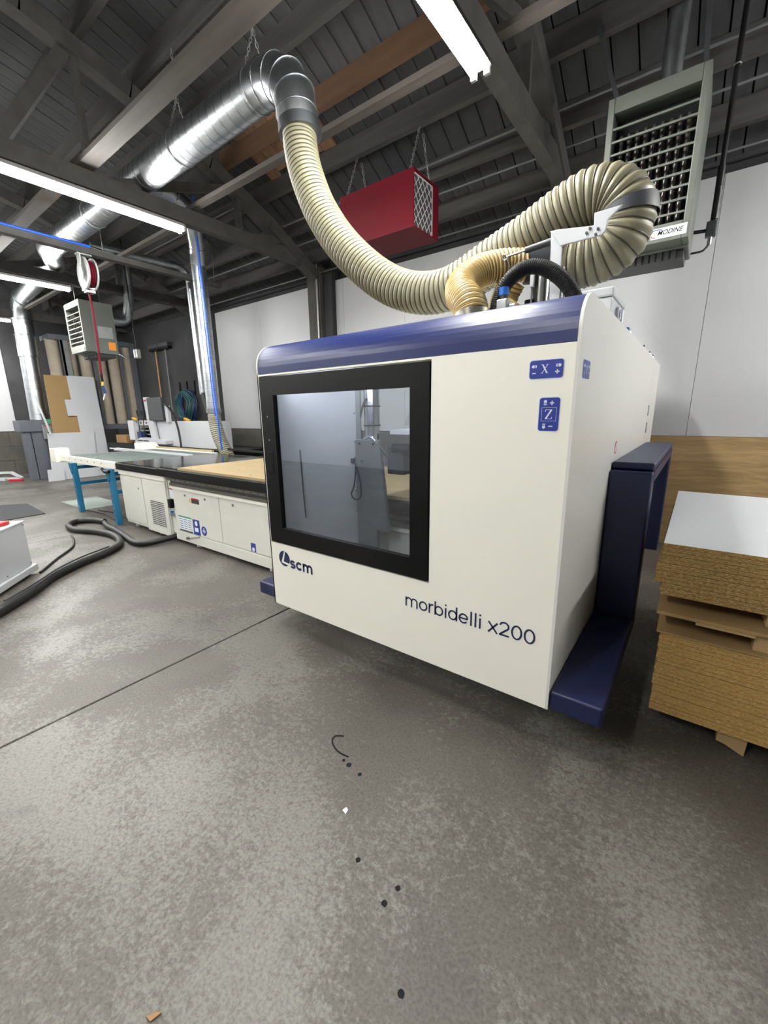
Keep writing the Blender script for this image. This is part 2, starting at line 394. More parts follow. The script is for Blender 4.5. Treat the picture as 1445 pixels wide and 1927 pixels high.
for i in range(6): plank_mesh(3.5+random.uniform(-.05, .1), 4.28+random.uniform(-.1, .1), .19, .025, .165, 5, 'new_deck_plank', 'new_plank', -4.95+i*.2)
TX = [2.45, -1.5, -5.45, -9.4, -13.35]; PY = [.17, .69, 1.21, 1.73, 2.25, 2.77, 3.29, 3.81, 4.33, 4.85, 5.3]
bays = [(XL, -13.35), (-13.35, -9.4), (-9.4, -5.45), (-5.45, -1.5), (-1.5, 2.45), (2.45, XR)]
for (a, b) in bays:
    for y in PY+[-q for q in PY]:
        z = roofz(y); new = (a == -5.45 and y == 3.81)
        pu = MB().box((a+.003, y-.035, z+.0), (b-.003, y+.035, z+.2)).build('purlin', 'new_wood' if new else 'purlin', ce)
        if new: pu['label'] = 'fresh orange-brown timber purlin'
def lathstrip(y, z, x0, x1, nm, m, wd=.14, ht=.045): return MB().box((x0, y-wd/2, z), (x1, y+wd/2, z+ht)).build(nm, m, ce)
# trusses along Y
NP = [4.75, 4.0, 2.2, .37, -.37, -2.2, -4.0, -4.75]
for n_, tx in enumerate(TX):
    tr = struct(thing('roof_truss', 'dark timber roof truss', 'truss', (tx, 0, 3.82))); del tr['category']
    tr['label'] = ['dark timber roof truss above the camera side', 'dark timber roof truss over the white machining cabin', 'dark timber roof truss over the long lamp, ending at the wall pilaster', 'dark timber roof truss over the small far lamp', 'dark timber roof truss by the left end wall'][n_]
    MB().box((tx-.06, YF+.02, 3.82), (tx+.06, YB-.02, 3.99)).build('bottom_chord', 'truss', tr)
    yy = [-5.4+i*10.8/12 for i in range(13)]
    for a, b in zip(yy, yy[1:]): MB().bar((tx, a, roofz(a)-.085), (tx, b+.01, roofz(b+.01)-.085), .16, .16).build('top_chord', 'truss', tr)
    for y in (4.0, 2.2, .37, -.37, -2.2, -4.0): MB().bar((tx, y, 3.84), (tx, y, roofz(y)-.05), .085, .05, (0, 1, 0)).build('web_post', 'truss', tr)
    for s_ in (-1, 1):
        for a, b in (((2.25, 3.92), (3.95, roofz(3.95)-.1)), ((1.42, 3.9), (2.15, roofz(2.2)-.1)), ((1.35, 3.9), (.42, roofz(.4)-.1)), ((4.05, 3.92), (4.75, roofz(4.75)-.1))):
            MB().bar((tx, a[0]*s_, a[1]), (tx, b[0]*s_, b[1]), .05, .10).build('web_brace', 'truss', tr)
# boards and pipes lying on the bottom chords
for nm, lab, cat, y, z, x0, x1, m, wd in (
    ('ceiling_board', 'long pale board lying across the trusses above the steel duct', 'board', 2.14, 3.995, -5.62, 2.4, 'truss_board', .16),
    ('ceiling_board', 'flat board across the trusses left of the hose reel', 'board', 2.10, 3.995, -13.4, -5.66, 'truss_board', .15),
    ('ceiling_board', 'narrow board across the trusses passing behind the cream hose', 'board', 3.30, 3.995, -5.62, 2.4, 'truss_board', .09),
    ('ceiling_board', 'narrow board running on left from the end of the long lamp', 'board', 3.42, 3.995, -13.4, -5.66, 'truss_board', .08)):
    tag(MB().box((x0, y-wd/2, z), (x1, y+wd/2, z+.045)).build(nm, m), lab, cat)
for i, (y, dz, r, x0, x1) in enumerate(((4.66, -.03, .012, -5.3, 3.0), (4.97, -.03, .011, -9.3, 3.0), (4.2, -.03, .010, -9.2, -5.6), (5.45, -.02, .010, -8.8, 3))):
    tag(MB().cyl((x0, y, roofz(y)+dz), (x1, y, roofz(y)+dz), r, 8).build('conduit_pipe', 'mid_grey'), ['thin conduit under the roof above the red box', 'thin conduit under the roof nearest the rear wall heater', 'short thin conduit under the roof beside the blue air line', 'thin conduit along the top of the rear wall'][i], 'pipe')

# ================================================================== LIGHT FIXTURES
def fixture(x, label):
    t = thing('tube_light', label, 'light', (x, .75, 3.70), 'twin-tube shop lights under the trusses')
    MB().prism([(-.075, 3.765), (.075, 3.765), (.05, 3.81), (-.05, 3.81)], lambda u, v, k: (x+u, k, v), .75, 3.17).build('housing', 'lamp_housing', t, .004)
    for s_ in (-1, 1):
        MB().cyl((x+s_*.048, .78, 3.742), (x+s_*.048, 3.14, 3.742), .017, 10).build('tube', 'tube_emit', t)
        for y in (.765, 3.155): MB().box((x+s_*.048-.02, y-.012, 3.718), (x+s_*.048+.02, y+.012, 3.766)).build('socket', 'lamp_housing', t)
    for y in (1.2, 2.8): MB().box((x-.012, y-.012, 3.81), (x+.012, y+.012, 3.825)).build('mount', 'alu', t)
    return t
fx = fixture(-1.5, 'bright tube light overhead between the hose and the heater, cut by the frame top')
for lx, ly, lab in ((-5.45, .75, 'longest visible tube light above the steel duct branch'), (-9.4, .75, 'far tube light beside the red hose reel')):
    dup(fx, (lx, ly, 3.70), lab)
for lx, ly in ((2.45, 2.95), (-1.5, -3.3), (-5.45, -3.3), (-9.4, -3.3), (-13.35, -3.3), (-13.35, .75)):
    dup(fx, (lx, ly, 3.70), 'tube light further back in the hall, out of view')

# ================================================================== MACHINING CABIN
HX0, HX1, HY0, HY1, HZ0, HZT = -2.265, -.38, 1.70, 5.05, .20, 1.93
cab = thing('machining_cabin', 'cream machining cabin with blue top edge, black-framed window and blue bumpers', 'machine', (-1.3, 3.2, 0))
prof = [(HY0, 1.79)]+[(HY0+.14-.14*math.cos(a*math.pi/20), 1.79+.14*math.sin(a*math.pi/20)) for a in range(1, 11)]
# front panel: pieces round the door opening
fp = MB()
fp.box((HX0, HY0, HZ0), (HX1-.012, HY0+.03, .655)); fp.box((-1.0, HY0, .655), (HX1-.012, HY0+.03, 1.745)); fp.box((HX0, HY0, .655), (-2.25, HY0+.03, 1.745)); fp.box((-2.25, HY0, 1.735), (-1.0, HY0+.03, 1.745))
fp.build('front_panel', 'cream', cab)
# blue curved cap
cp = prof+[(HY0+.14, HZT-.03)]+[(HY0+.14-.11*math.cos(a*math.pi/20), 1.79+.11*math.sin(a*math.pi/20)) for a in range(10, -1, -1)]
capp = [(HY0+.004, 1.748)]+[(y+.004, z) for y, z in prof]+[(HY0+.42, HZT), (HY0+.42, HZT-.025), (HY0+.144, HZT-.025)]+[(HY0+.144-.11*math.cos(a*math.pi/20), 1.79+.11*math.sin(a*math.pi/20)) for a in range(9, -1, -1)]+[(HY0+.034, 1.748)]
MB().prism(capp, lambda u, v, t: (t, u, v), HX0+.012, HX1-.014).build('blue_cap', 'cap_blue', cab)
sidepoly = [(HY0, HZ0)]+[(HY0, 1.745)]+prof+[(HY1-.62, HZT), (HY1-.62, HZ0)]
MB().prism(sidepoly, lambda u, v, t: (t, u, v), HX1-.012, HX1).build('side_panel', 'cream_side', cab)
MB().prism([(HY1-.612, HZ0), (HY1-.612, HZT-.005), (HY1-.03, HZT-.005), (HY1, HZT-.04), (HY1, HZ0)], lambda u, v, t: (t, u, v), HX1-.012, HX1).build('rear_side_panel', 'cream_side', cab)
# left side: panel up to the bed and a rear one, open in between
left_prof = [(HY0, HZ0), (HY0, 1.745)]+prof+[(2.22, HZT), (2.22, HZ0)]
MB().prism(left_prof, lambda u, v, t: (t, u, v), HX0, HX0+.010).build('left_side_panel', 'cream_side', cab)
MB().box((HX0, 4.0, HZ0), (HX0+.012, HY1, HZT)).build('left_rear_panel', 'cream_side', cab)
MB().box((HX0, HY1-.012, HZ0), (HX1-.012, HY1, HZT-.01)).build('back_panel', 'machine_white', cab)
MB().box((HX0+.012, 2.9, HZT-.03), (HX1-.014, HY1-.014, HZT-.004)).build('top_panel', 'machine_white', cab)
MB().box((-1.45, 2.125, HZT-.03), (-1.0, 2.9, HZT-.004)).build('top_tray', 'machine_white', cab); MB().box((-.70, 2.125, HZT-.03), (HX1-.014, 2.9, HZT-.004)).build('top_tray', 'machine_white', cab)
# door
dr = MB(); DX0, DX1, DZ0, DZ1 = -2.245, -1.008, .665, 1.728
wx0, wx1, wz0, wz1 = -2.12, -1.115, .77, 1.62
dr.box((DX0, HY0-.004, DZ0), (wx0, HY0+.03, DZ1)); dr.box((wx1, HY0-.004, DZ0), (DX1, HY0+.03, DZ1)); dr.box((wx0, HY0-.004, DZ0), (wx1, HY0+.03, wz0)); dr.box((wx0, HY0-.004, wz1), (wx1, HY0+.03, DZ1))
door = dr.build('door_frame', 'black', cab)
MB().box((wx0-.01, HY0+.012, wz0-.01), (wx1+.01, HY0+.018, wz1+.01)).build('door_pane', 'pane', door)
MB().box((-2.21, HY0-.006, 1.13), (-2.158, HY0-.003, 1.275)).build('handle_recess', 'black_gloss', door); MB().box((-2.20, HY0-.007, 1.14), (-2.175, HY0-.0055, 1.265)).build('handle_slot', 'oil', door)
for z in (1.345, 1.49): MB().prism(disc(-2.185, z, .006, 12), lambda u, v, t: (u, t, v), HY0-.0055, HY0-.003).build('lock_screw', 'mid_grey', door)
# interior seen through the pane
MB().hexa([(-2.235, 1.745, .26), (-1.95, 2.27, .26), (-1.94, 2.262, .26), (-2.225, 1.738, .26)], [(-2.235, 1.745, 1.88), (-1.95, 2.27, 1.88), (-1.94, 2.262, 1.88), (-2.225, 1.738, 1.88)]).build('inner_panel', 'panel_white', cab)
for z in (.8, .95, 1.15, 1.3, 1.5): MB().box((-1.953, 2.245, z), (-1.94, 2.257, z+.01)).build('rivet', 'steel', cab)
MB().box((-1.955, 2.262, .3), (-1.90, 2.275, 1.88)).build('inner_post', 'alu', cab)
MB().tube(spline([(-2.13, 1.90, 1.27), (-2.125, 1.90, 1.1), (-2.12, 1.90, .95), (-2.11, 1.90, .8)], .04), .005, 6).build('cable', 'rubber', cab)
MB().tube(spline([(-1.93, 2.23, 1.20), (-1.90, 2.2, 1.12), (-1.92, 2.2, 1.0), (-1.95, 2.2, .93), (-1.90, 2.2, .9), (-1.84, 2.18, .95), (-1.85, 2.18, 1.05), (-1.88, 2.18, 1.16)], .03), .005, 6).build('cable', 'rubber', cab)
MB().box((-1.965, 2.22, 1.16), (-1.94, 2.235, 1.19)).build('connector', 'black', cab)
head = MB().prism([(-1.90, .50), (-1.72, .50), (-1.72, .70), (-1.62, .70), (-1.66, 1.05), (-1.70, 1.33), (-1.90, 1.33)], lambda u, v, t: (u, t, v), 2.20, 2.235).build('head_plate', 'mid_grey', cab, .006)
for px_, pz_ in ((-1.86, 1.30), (-1.74, 1.30), (-1.84, 1.18)): MB().prism(disc(px_, pz_, .008, 10), lambda u, v, t: (u, t, v), 2.195, 2.201).build('bolt', 'black', head)
MB().cyl((-1.84, 2.32, 1.30), (-1.84, 2.32, 1.90), .055, 18).build('spindle_column', 'steel', cab)
for z in (1.42, 1.55): MB().ring((-1.84, 2.32, z), (0, 0, 1), .058, .004, 18).build('cable_tie', 'black', cab)
MB().tube(spline([(-1.90, 2.28, 1.33), (-1.91, 2.27, 1.45), (-1.88, 2.27, 1.55), (-1.84, 2.26, 1.60)], .03), .008, 6).build('cable', 'dark_grey', cab)
MB().tube(spline([(-1.83, 2.22, 1.33), (-1.76, 2.2, 1.35), (-1.70, 2.22, 1.28), (-1.66, 2.25, 1.22)], .03), .012, 6).build('air_line', 'steel', cab)
MB().box((-1.70, 2.30, 1.09), (-1.56, 2.42, 1.28)).build('spindle_motor', 'dark_grey', cab, .01); MB().cyl((-1.64, 2.30, 1.27), (-1.50, 2.30, 1.27), .035, 12).build('spindle_nose', 'black', cab)
MB().box((-1.70, 2.34, 1.36), (-1.05, 2.75, 1.39)).build('service_shelf', 'panel_white', cab); MB().box((-1.66, 2.6, 1.12), (-1.05, 2.75, 1.36)).build('gantry_box', 'black', cab)
MB().prism([(-2.0, 1.40), (-.9, 1.40), (-.9, 1.88), (-1.75, 1.88)], lambda u, v, t: (u, t, v), 2.95, 2.99).build('inner_rear_panel', 'alu', cab)
fill_bar = MB().box((-2.05, 1.742, 1.66), (-1.15, 1.762, 1.70)).build('work_lamp', 'panel_white', cab); MB().box((-2.03, 1.763, 1.665), (-1.17, 1.768, 1.695)).build('lamp_strip', 'led', fill_bar)  # added fill light, hidden above the pane, to brighten the cabin interior
# bumpers: right arch, left stub
def pad(lo, hi, nm='bumper_pad'): return MB().box(lo, hi).build(nm, 'pad_blue', cab, .012, 3)
BX0, BX1 = HX1+.002, -.165
pad((BX0, 1.705, .20), (BX1, 2.66, .295)); pad((BX0, 2.66, .20), (BX1, 2.80, 1.165)); pad((BX0, 2.72, 1.168), (BX1, 4.56, 1.21)); pad((BX0, 4.44, .22), (BX1, 4.56, 1.165))
MB().box((BX1-.006, 2.74, 1.10), (BX1, 4.5, 1.165)).build('pad_valance', 'pad_blue', cab); MB().box((BX0, 2.81, 1.10), (BX1-.02, 4.43, 1.12)).build('bumper_bracket', 'black', cab)
pad((-2.49, 1.74, .20), (HX0-.002, 2.28, .295))
# hinges, eye bolts, seam hardware on the side
for z in (1.30, 1.45): MB().box((HX1, HY1-.64, z), (HX1+.006, HY1-.60, z+.09)).build('hinge', 'alu', cab)
for y in (3.05, 3.9, 4.35, 4.62): MB().ring((HX1-.03, y, HZT+.03), (1, 0, .3), .022, .007, 12, 6).build('eye_bolt', 'steel', cab)
# ---- print on the cabin
def front(u, v, t): return (u, HY0-t, v)
def side(u, v, t): return (HX1+t, u, v)
def ell(cx, cy, rx, ry, a0, a1, n=22): return [(cx+rx*math.cos(math.radians(a0+(a1-a0)*i/n)), cy+ry*math.sin(math.radians(a0+(a1-a0)*i/n))) for i in range(n+1)]
def glyph(ch, w_):
    h = w_/2; xh = .523-h
    G = {'o': (.556, [ell(.278, .262, .21, .262-h, 0, 360)]), 'l': (.222, [[(.111, 0), (.111, .72)]]), 'i': (.222, [[(.111, 0), (.111, .523)], [(.111, .625), (.111, .72)]]),
         'b': (.556, [[(.085, 0), (.085, .72)], ell(.29, .262, .205, .262-h, 0, 360)]), 'd': (.556, [[(.471, 0), (.471, .72)], ell(.266, .262, .205, .262-h, 0, 360)]),
         'm': (.833, [[(.085, 0), (.085, .523)], ell(.25, xh-.165, .165, .165, 180, 0)+[(.415, 0)], ell(.58, xh-.165, .165, .165, 180, 0)+[(.745, 0)]]),
         'r': (.333, [[(.085, 0), (.085, .523)], ell(.265, xh-.19, .18, .19, 180, 75)]), 'e': (.556, [[(.075, .265), (.485, .265)], ell(.278, .262, .21, .262-h, 2, 322)]),
         'x': (.5, [[(.035, 0), (.465, .523)], [(.035, .523), (.465, 0)]]), '0': (.556, [ell(.278, .35, .205, .35-h, 0, 360)]), ' ': (.278, []),
         '2': (.556, [ell(.275, .70-h-.185, .195, .185, 172, -28)+[(.22, .18), (.075, h)], [(.05, h), (.51, h)]]),
         'c': (.54, [ell(.275, .262, .205, .262-h, 38, 322)]),
         's': (.5, [ell(.25, .262+(.262-h)/2, .165, (.262-h)/2, 25, 265, 14)[:-1]+ell(.25, .262-(.262-h)/2, .17, (.262-h)/2, 88, -155, 14)])}
    return G[ch]
def lettering(name, body, fn, u0, v0, em, w_, m, parent, t=.0012, gap=0.0):
    mb = MB(); x_ = u0
    for ch in body:
        adv, strokes = glyph(ch, w_)
        for P in strokes:
            vs = []
            for i, p in enumerate(P):
                q0 = P[max(0, i-1)]; q1 = P[min(len(P)-1, i+1)]
                if len(P) > 3 and P[0] == P[-1] or (len(P) > 3 and math.hypot(P[0][0]-P[-1][0], P[0][1]-P[-1][1]) < 1e-6):
                    if i == 0: q0 = P[-2]
                    if i == len(P)-1: q1 = P[1]
                dx, dy = q1[0]-q0[0], q1[1]-q0[1]; l_ = math.hypot(dx, dy); nx, ny = -dy/l_*w_/2, dx/l_*w_/2
                vs += [fn(x_+(p[0]+nx)*em, v0+(p[1]+ny)*em, t), fn(x_+(p[0]-nx)*em, v0+(p[1]-ny)*em, t)]
            mb.add(vs, [(2*i, 2*i+1, 2*i+3, 2*i+2) for i in range(len(P)-1)])
        x_ += (adv+gap)*em
    return mb.build(name, m, parent, fix=False)
lettering('model_name', 'morbidelli', front, -1.147, .492, .1035, .083, 'navy', cab); lettering('model_number', 'x200', front, -.677, .492, .1035, .083, 'navy', cab)
lettering('brand_name', 'scm', front, -2.072, .502, .112, .145, 'navy', cab, gap=.03)
LC, LR = (-2.126, .556), .054
def lp(*pts): return [(LC[0]+a*LR, LC[1]+b*LR) for a, b in pts]
MB().prism(disc(LC[0], LC[1], LR, 40), front, .0004, .0012).build('logo_disc', 'navy', cab)
MB().prism(lp((.06, 1.0), (.24, 1.0), (-.16, -.42), (-.52, -.42)), front, .0013, .0018).build('logo_band', 'cream', cab)
MB().prism(lp((-.53, -.40), (-.50, -.60), (1.0, -.78), (1.0, -.52), (-.15, -.40)), front, .0013, .0019).build('logo_band', 'cream', cab)
def arrow(fn, u, v, s_, du, dv, par):   # blunt arrow pointing along (du,dv) with two bars behind
    def P(a, b): return (u+(a*du-b*dv)*s_, v+(a*dv+b*du)*s_)
    MB().prism([P(1.0, 0), P(.6, .55), P(-.1, .55), P(-.1, -.55), P(.6, -.55)], fn, .0018, .0024).build('arrow', 'print_white', par)
    for a in (-.35, -.75): MB().prism([P(a, .55), P(a-.22, .55), P(a-.22, -.55), P(a, -.55)], fn, .0018, .0024).build('arrow_bar', 'print_white', par)
def bars(fn, rects, par, nm='mark'):
    for r in rects: MB().prism([(r[0], r[1]), (r[2], r[1]), (r[2], r[3]), (r[0], r[3])], fn, .0018, .0024).build(nm, 'print_white', par)
def sticker(fn, u0, v0, u1, v1):
    MB().prism(rrect(u0-.003, v0-.003, u1+.003, v1+.003, .012), fn, .0003, .0008).build('sticker_edge', 'print_white', cab)
    return MB().prism(rrect(u0, v0, u1, v1, .010), fn, .0009, .0016).build('axis_sticker', 'sticker_blue', cab)
def letter(fn, ch, u, v, h, par):
    w_ = h*.72; s_ = h*.12; th = h*.05; P = []
    if ch == 'X': P = [[(u, v+h), (u+s_*1.5, v+h), (u+w_, v), (u+w_-s_*1.5, v)], [(u+w_-th*1.4, v+h), (u+w_, v+h), (u+th*1.4, v), (u, v)]]
    if ch == 'Z': P = [[(u+w_-s_*1.5, v+h-th), (u+w_, v+h-th), (u+s_*1.5, v+th), (u, v+th)], [(u, v+h-th), (u+w_, v+h-th), (u+w_, v+h), (u, v+h)], [(u, v), (u+w_, v), (u+w_, v+th), (u, v+th)], [(u, v+h*.78), (u+th, v+h*.78), (u+th, v+h), (u, v+h)], [(u+w_-th, v), (u+w_, v), (u+w_, v+h*.22), (u+w_-th, v+h*.22)]]
    if ch == 'Y': P = [[(u, v+h), (u+s_*1.4, v+h), (u+w_*.5+s_*.6, v+h*.45), (u+w_*.5-s_*.6, v+h*.45)], [(u+w_-th*1.4, v+h), (u+w_, v+h), (u+w_*.5+s_*.5, v+h*.45), (u+w_*.5, v+h*.45)], [(u+w_*.5-s_*.6, v), (u+w_*.5+s_*.6, v), (u+w_*.5+s_*.6, v+h*.46), (u+w_*.5-s_*.6, v+h*.46)]]
    if ch == 'X': P += [[(a-s_*.6, b), (a+s_*1.4, b), (a+s_*1.4, b+th), (a-s_*.6, b+th)] for a in (u, u+w_-s_) for b in (v, v+h-th)]
    if ch == 'Y': P += [[(u+w_*.5-s_*1.3, v), (u+w_*.5+s_*1.3, v), (u+w_*.5+s_*1.3, v+th), (u+w_*.5-s_*1.3, v+th)]]
    mb = MB()
    for i, q in enumerate(P): mb.prism(q, fn, .0018, .0024+.00002*i)
    mb.build('letter_'+ch.lower(), 'print_white', par)
sx = sticker(front, -.557, 1.623, -.432, 1.690); letter(front, 'X', -.511, 1.642, .032, sx)
arrow(front, -.540, 1.668, .010, -1, 0, sx); arrow(front, -.449, 1.668, .010, 1, 0, sx)
bars(front, [(-.546, 1.641, -.532, 1.645), (-.461, 1.6435, -.445, 1.6475), (-.455, 1.6375, -.451, 1.6535)], sx)
sz = sticker(front, -.510, 1.425, -.434, 1.551); letter(front, 'Z', -.486, 1.470, .036, sz)
arrow(front, -.488, 1.533, .010, 0, 1, sz); arrow(front, -.488, 1.443, .010, 0, -1, sz)
bars(front, [(-.471, 1.529, -.455, 1.533), (-.465, 1.523, -.461, 1.539), (-.471, 1.441, -.455, 1.445), (-.500, 1.462, -.444, 1.463), (-.500, 1.513, -.444, 1.514), (-.500, 1.462, -.499, 1.514), (-.445, 1.462, -.444, 1.514)], sz)
sy = sticker(side, 1.77, 1.622, 1.888, 1.690); letter(side, 'Y', 1.818, 1.64, .032, sy); arrow(side, 1.79, 1.668, .010, -1, 0, sy); arrow(side, 1.868, 1.668, .010, 1, 0, sy); bars(side, [(1.784, 1.641, 1.797, 1.645), (1.862, 1.643, 1.876, 1.647)], sy)
MB().prism(disc(2.80, 1.285, .038), side, .0004, .0012).build('warning_disc', 'red_dot', cab); MB().prism(disc(2.80, 1.285, .029), side, .0013, .0018).build('warning_disc_face', 'print_white', cab); MB().prism([(2.775, 1.31), (2.78, 1.315), (2.825, 1.26), (2.82, 1.255)], side, .0019, .0024).build('warning_bar', 'red_dot', cab)

# ---- things on top of the cabin
ex = thing('extraction_mast', 'polished mast with white bracket holding the cream hose above the cabin', 'bracket', (-.69, 2.42, 1.93))
MB().cyl((-.70, 2.42, 1.93), (-.70, 2.42, 2.20), .05, 20).build('mast', 'steel', ex); 
for dx in (-.05, .05): MB().cyl((-.70+dx, 2.375, 1.93), (-.70+dx, 2.375, 2.20), .014, 8).build('mast_rib', 'alu', ex)
MB().prism([(-.709, 2.356), (-.655, 2.356), (-.650, 2.27), (-.648, 2.05), (-.692, 2.05)], lambda u, v, t: (u, t, v), 2.346, 2.358).build('upright_plate', 'panel_white', ex, .003)
MB().prism([(-.711, 2.361), (-.655, 2.285), (-.475, 2.290), (-.461, 2.302), (-.450, 2.350), (-.397, 2.394), (-.514, 2.390), (-.511, 2.338), (-.674, 2.361)], lambda u, v, t: (u, t, v), 2.332, 2.345).build('arm_plate', 'panel_white', ex, .003)
for u, v in ((-.526, 2.328), (-.491, 2.318), (-.499, 2.297), (-.539, 2.312)): MB().prism(disc(u, v, .006, 10), lambda a, b, t: (a, t, b), 2.325, 2.333).build('bolt', 'dark_grey', ex)
gs = MB().tube([(-.70, 2.40, 2.34), (-.85, 2.40, 2.325)], .016, 10).build('gas_spring', 'dark_grey', ex); MB().tube([(-.85, 2.40, 2.325), (-.95, 2.40, 2.315)], .006, 8).build('gas_spring_rod', 'steel', ex); MB().ring((-.96, 2.40, 2.314), (0, 1, 0), .014, .006, 12).build('rod_end', 'steel', ex); MB().cyl((-.955, 2.40, 2.31), (-.94, 2.42, 2.27), .006, 8).build('link_rod', 'steel', ex)
tp = thing('manifold_pipe', 'dark grey branch pipe joining the yellow and cream hoses on the cabin', 'pipe', (-.80, 2.62, 1.95))
MB().tube(spline([(-.70, 2.66, 2.30), (-.80, 2.62, 2.30), (-.90, 2.56, 2.30)], .04), .095, 18).build('branch', 'dark_grey', tp); MB().tube([(-.80, 2.66, 2.25), (-.80, 2.70, 2.05), (-.80, 2.72, 1.93)], .085, 18).build('down_pipe', 'black', tp); MB().box((-.92, 2.62, 2.02), (-.72, 2.78, 2.14)).build('valve_body', 'black', tp, .01); MB().box((-.78, 2.50, 2.10), (-.70, 2.56, 2.16)).build('valve_bracket', 'alu', tp)
yh = thing('yellow_hose', 'yellow ribbed hose curving up from the cabin front top', 'hose', (-1.0, 2.08, 1.93))
ribbed([(-.975, 2.05, 1.955), (-1.01, 2.08, 2.03), (-1.09, 2.16, 2.10), (-1.135, 2.26, 2.18), (-1.10, 2.38, 2.265), (-1.0, 2.48, 2.30), (-.90, 2.55, 2.30)], .088, .022, .009, ('hose_yellow', 'hose_wire_yellow'), yh, wire=.0035)
MB().tube([(-.97, 2.045, 1.93), (-.976, 2.052, 1.975)], .092, 24).build('hose_clamp', 'rail', yh)
MB().box((-1.12, 1.96, 1.925), (-.85, 2.13, 1.935)).build('base_flange', 'panel_white', yh)
yh2 = thing('yellow_hose', 'short yellow hose dropping behind the black corrugated conduit', 'hose', (-.93, 2.6, 1.93))
ribbed([(-.93, 2.45, 2.20), (-.97, 2.46, 2.14), (-.97, 2.42, 2.06), (-.90, 2.36, 2.0), (-.88, 2.34, 1.94)], .075, .020, .008, ('hose_yellow', 'hose_wire_yellow'), yh2, wire=.003)
bc = thing('corrugated_conduit', 'black corrugated conduit arching over the cabin top', 'conduit', (-.75, 2.2, 1.93))
ribbed([(-.905, 2.17, 1.95), (-.895, 2.18, 2.05), (-.85, 2.18, 2.13), (-.775, 2.19, 2.175), (-.69, 2.20, 2.165), (-.60, 2.21, 2.10), (-.545, 2.22, 2.02), (-.525, 2.22, 1.93)], .036, .009, .004, ('black', 'rubber'), bc, n=16, wire=.0018, name='conduit_wall', wname='conduit_groove')
rg = thing('air_regulator', 'small grey air regulator with blue knob on the cabin', 'regulator', (-.84, 2.14, 1.93))
MB().box((-.875, 2.10, 1.955), (-.82, 2.16, 2.035)).build('regulator_body', 'alu', rg, .006); MB().cyl((-.848, 2.13, 2.035), (-.848, 2.13, 2.055), .02, 14).build('regulator_neck', 'dark_grey', rg); MB().cyl((-.848, 2.13, 2.055), (-.848, 2.13, 2.09), .024, 14).build('knob', 'blue', rg); MB().cyl((-.82, 2.13, 2.0), (-.79, 2.13, 2.0), .015, 10).build('port', 'steel', rg); MB().cyl((-.848, 2.13, 1.93), (-.848, 2.13, 1.957), .014, 10).build('stem', 'steel', rg)
eb = thing('junction_box', 'pale grey junction box standing on the cabin top edge', 'electrical box', (-.5, 2.55, 1.93))
MB().box((-.62, 2.36, 1.93), (-.405, 2.72, 2.025)).build('box_body', 'panel_white', eb, .006); MB().box((-.626, 2.354, 2.028), (-.40, 2.726, 2.07)).build('lid', 'panel_white', eb, .008); MB().ring((-.395, 2.50, 1.965), (1, 0, 0), .032, .008, 16).build('cable_gland', 'panel_white', eb); MB().box((-.405, 2.62, 1.95), (-.395, 2.66, 2.01)).build('label_plate', 'print_white', eb)
tag(MB().prism([(-.03, 0), (.03, 0), (.022, .05), (-.022, .05)], lambda u, v, t: (-.43+u, t, 1.93+v), 2.98, 3.04).build('blue_cap_fitting', 'blue', None, .004), 'small blue capped fitting on the cabin top behind the junction box', 'fitting')
sc_ = thing('sensor_stand', 'slim sensor post with cable beside the mast', 'sensor', (-.79, 2.36, 1.93))
MB().box((-.80, 2.35, 2.13), (-.78, 2.37, 2.19)).build('sensor_head', 'panel_white', sc_, .003); MB().cyl((-.79, 2.36, 1.93), (-.79, 2.36, 2.13), .005, 8).build('sensor_rod', 'mid_grey', sc_); MB().tube(spline([(-.79, 2.35, 2.0), (-.83, 2.34, 1.98), (-.82, 2.34, 1.94), (-.78, 2.34, 1.93)], .02), .003, 5).build('sensor_cable', 'rubber', sc_)

# ================================================================== DUCTS AND HOSES
def rings(path, r, pitch, nm, par, t=.004, n=28):
    P = spline(path, pitch) if len(path) > 2 else [V(path[0]).lerp(V(path[1]), i/max(1, int((V(path[1])-V(path[0])).length/pitch))) for i in range(max(1, int((V(path[1])-V(path[0])).length/pitch))+1)]
    T, U = frames(P); mb = MB()
    for p, d in zip(P, T): mb.ring(p, d, r, t, n, 4)
    return mb.build(nm, 'galv_seam', par, fix=False)
def arcpts(c, a, b, rad, n=5):   # quarter bend: c corner, a = direction in (from), b = direction out
    c, a, b = V(c), V(a).normalized(), V(b).normalized(); o = c-a*rad+b*rad
    return [o-b*rad*math.cos(i*math.pi/2/n)+a*rad*math.sin(i*math.pi/2/n) for i in range(n+1)]
DY, DZ, DR = 2.76, 4.17, .158
dm = thing('main_duct', 'long galvanised spiral duct with gored elbow above the cream hose', 'duct', (-5.5, DY, DZ-DR))
MB().cyl((-3.28, DY, DZ), (-8.5, DY, DZ), DR, 32).build('straight_run', 'galv', dm); rings([(-3.4, DY, DZ), (-8.4, DY, DZ)], DR, .12, 'spiral_seam', dm, .0035)
el = arcpts((-2.87, DY, DZ), (1, 0, 0), (0, -.05, -1), .36, 4)
elb = MB().tube([(-3.30, DY, DZ)]+el+[(-2.87, DY, 3.74)], DR+.004, 32, False).build('elbow', 'galv', dm); mb = MB()
T_, U_ = frames(el)
for p, d in zip(el, T_): mb.ring(p, d, DR+.005, .006, 28, 4)
mb.build('elbow_seam', 'galv_seam', elb, fix=False)
MB().cyl((-2.87, DY, 3.76), (-2.865, DY, 3.68), DR+.012, 32).build('hose_clamp', 'galv_seam', dm)
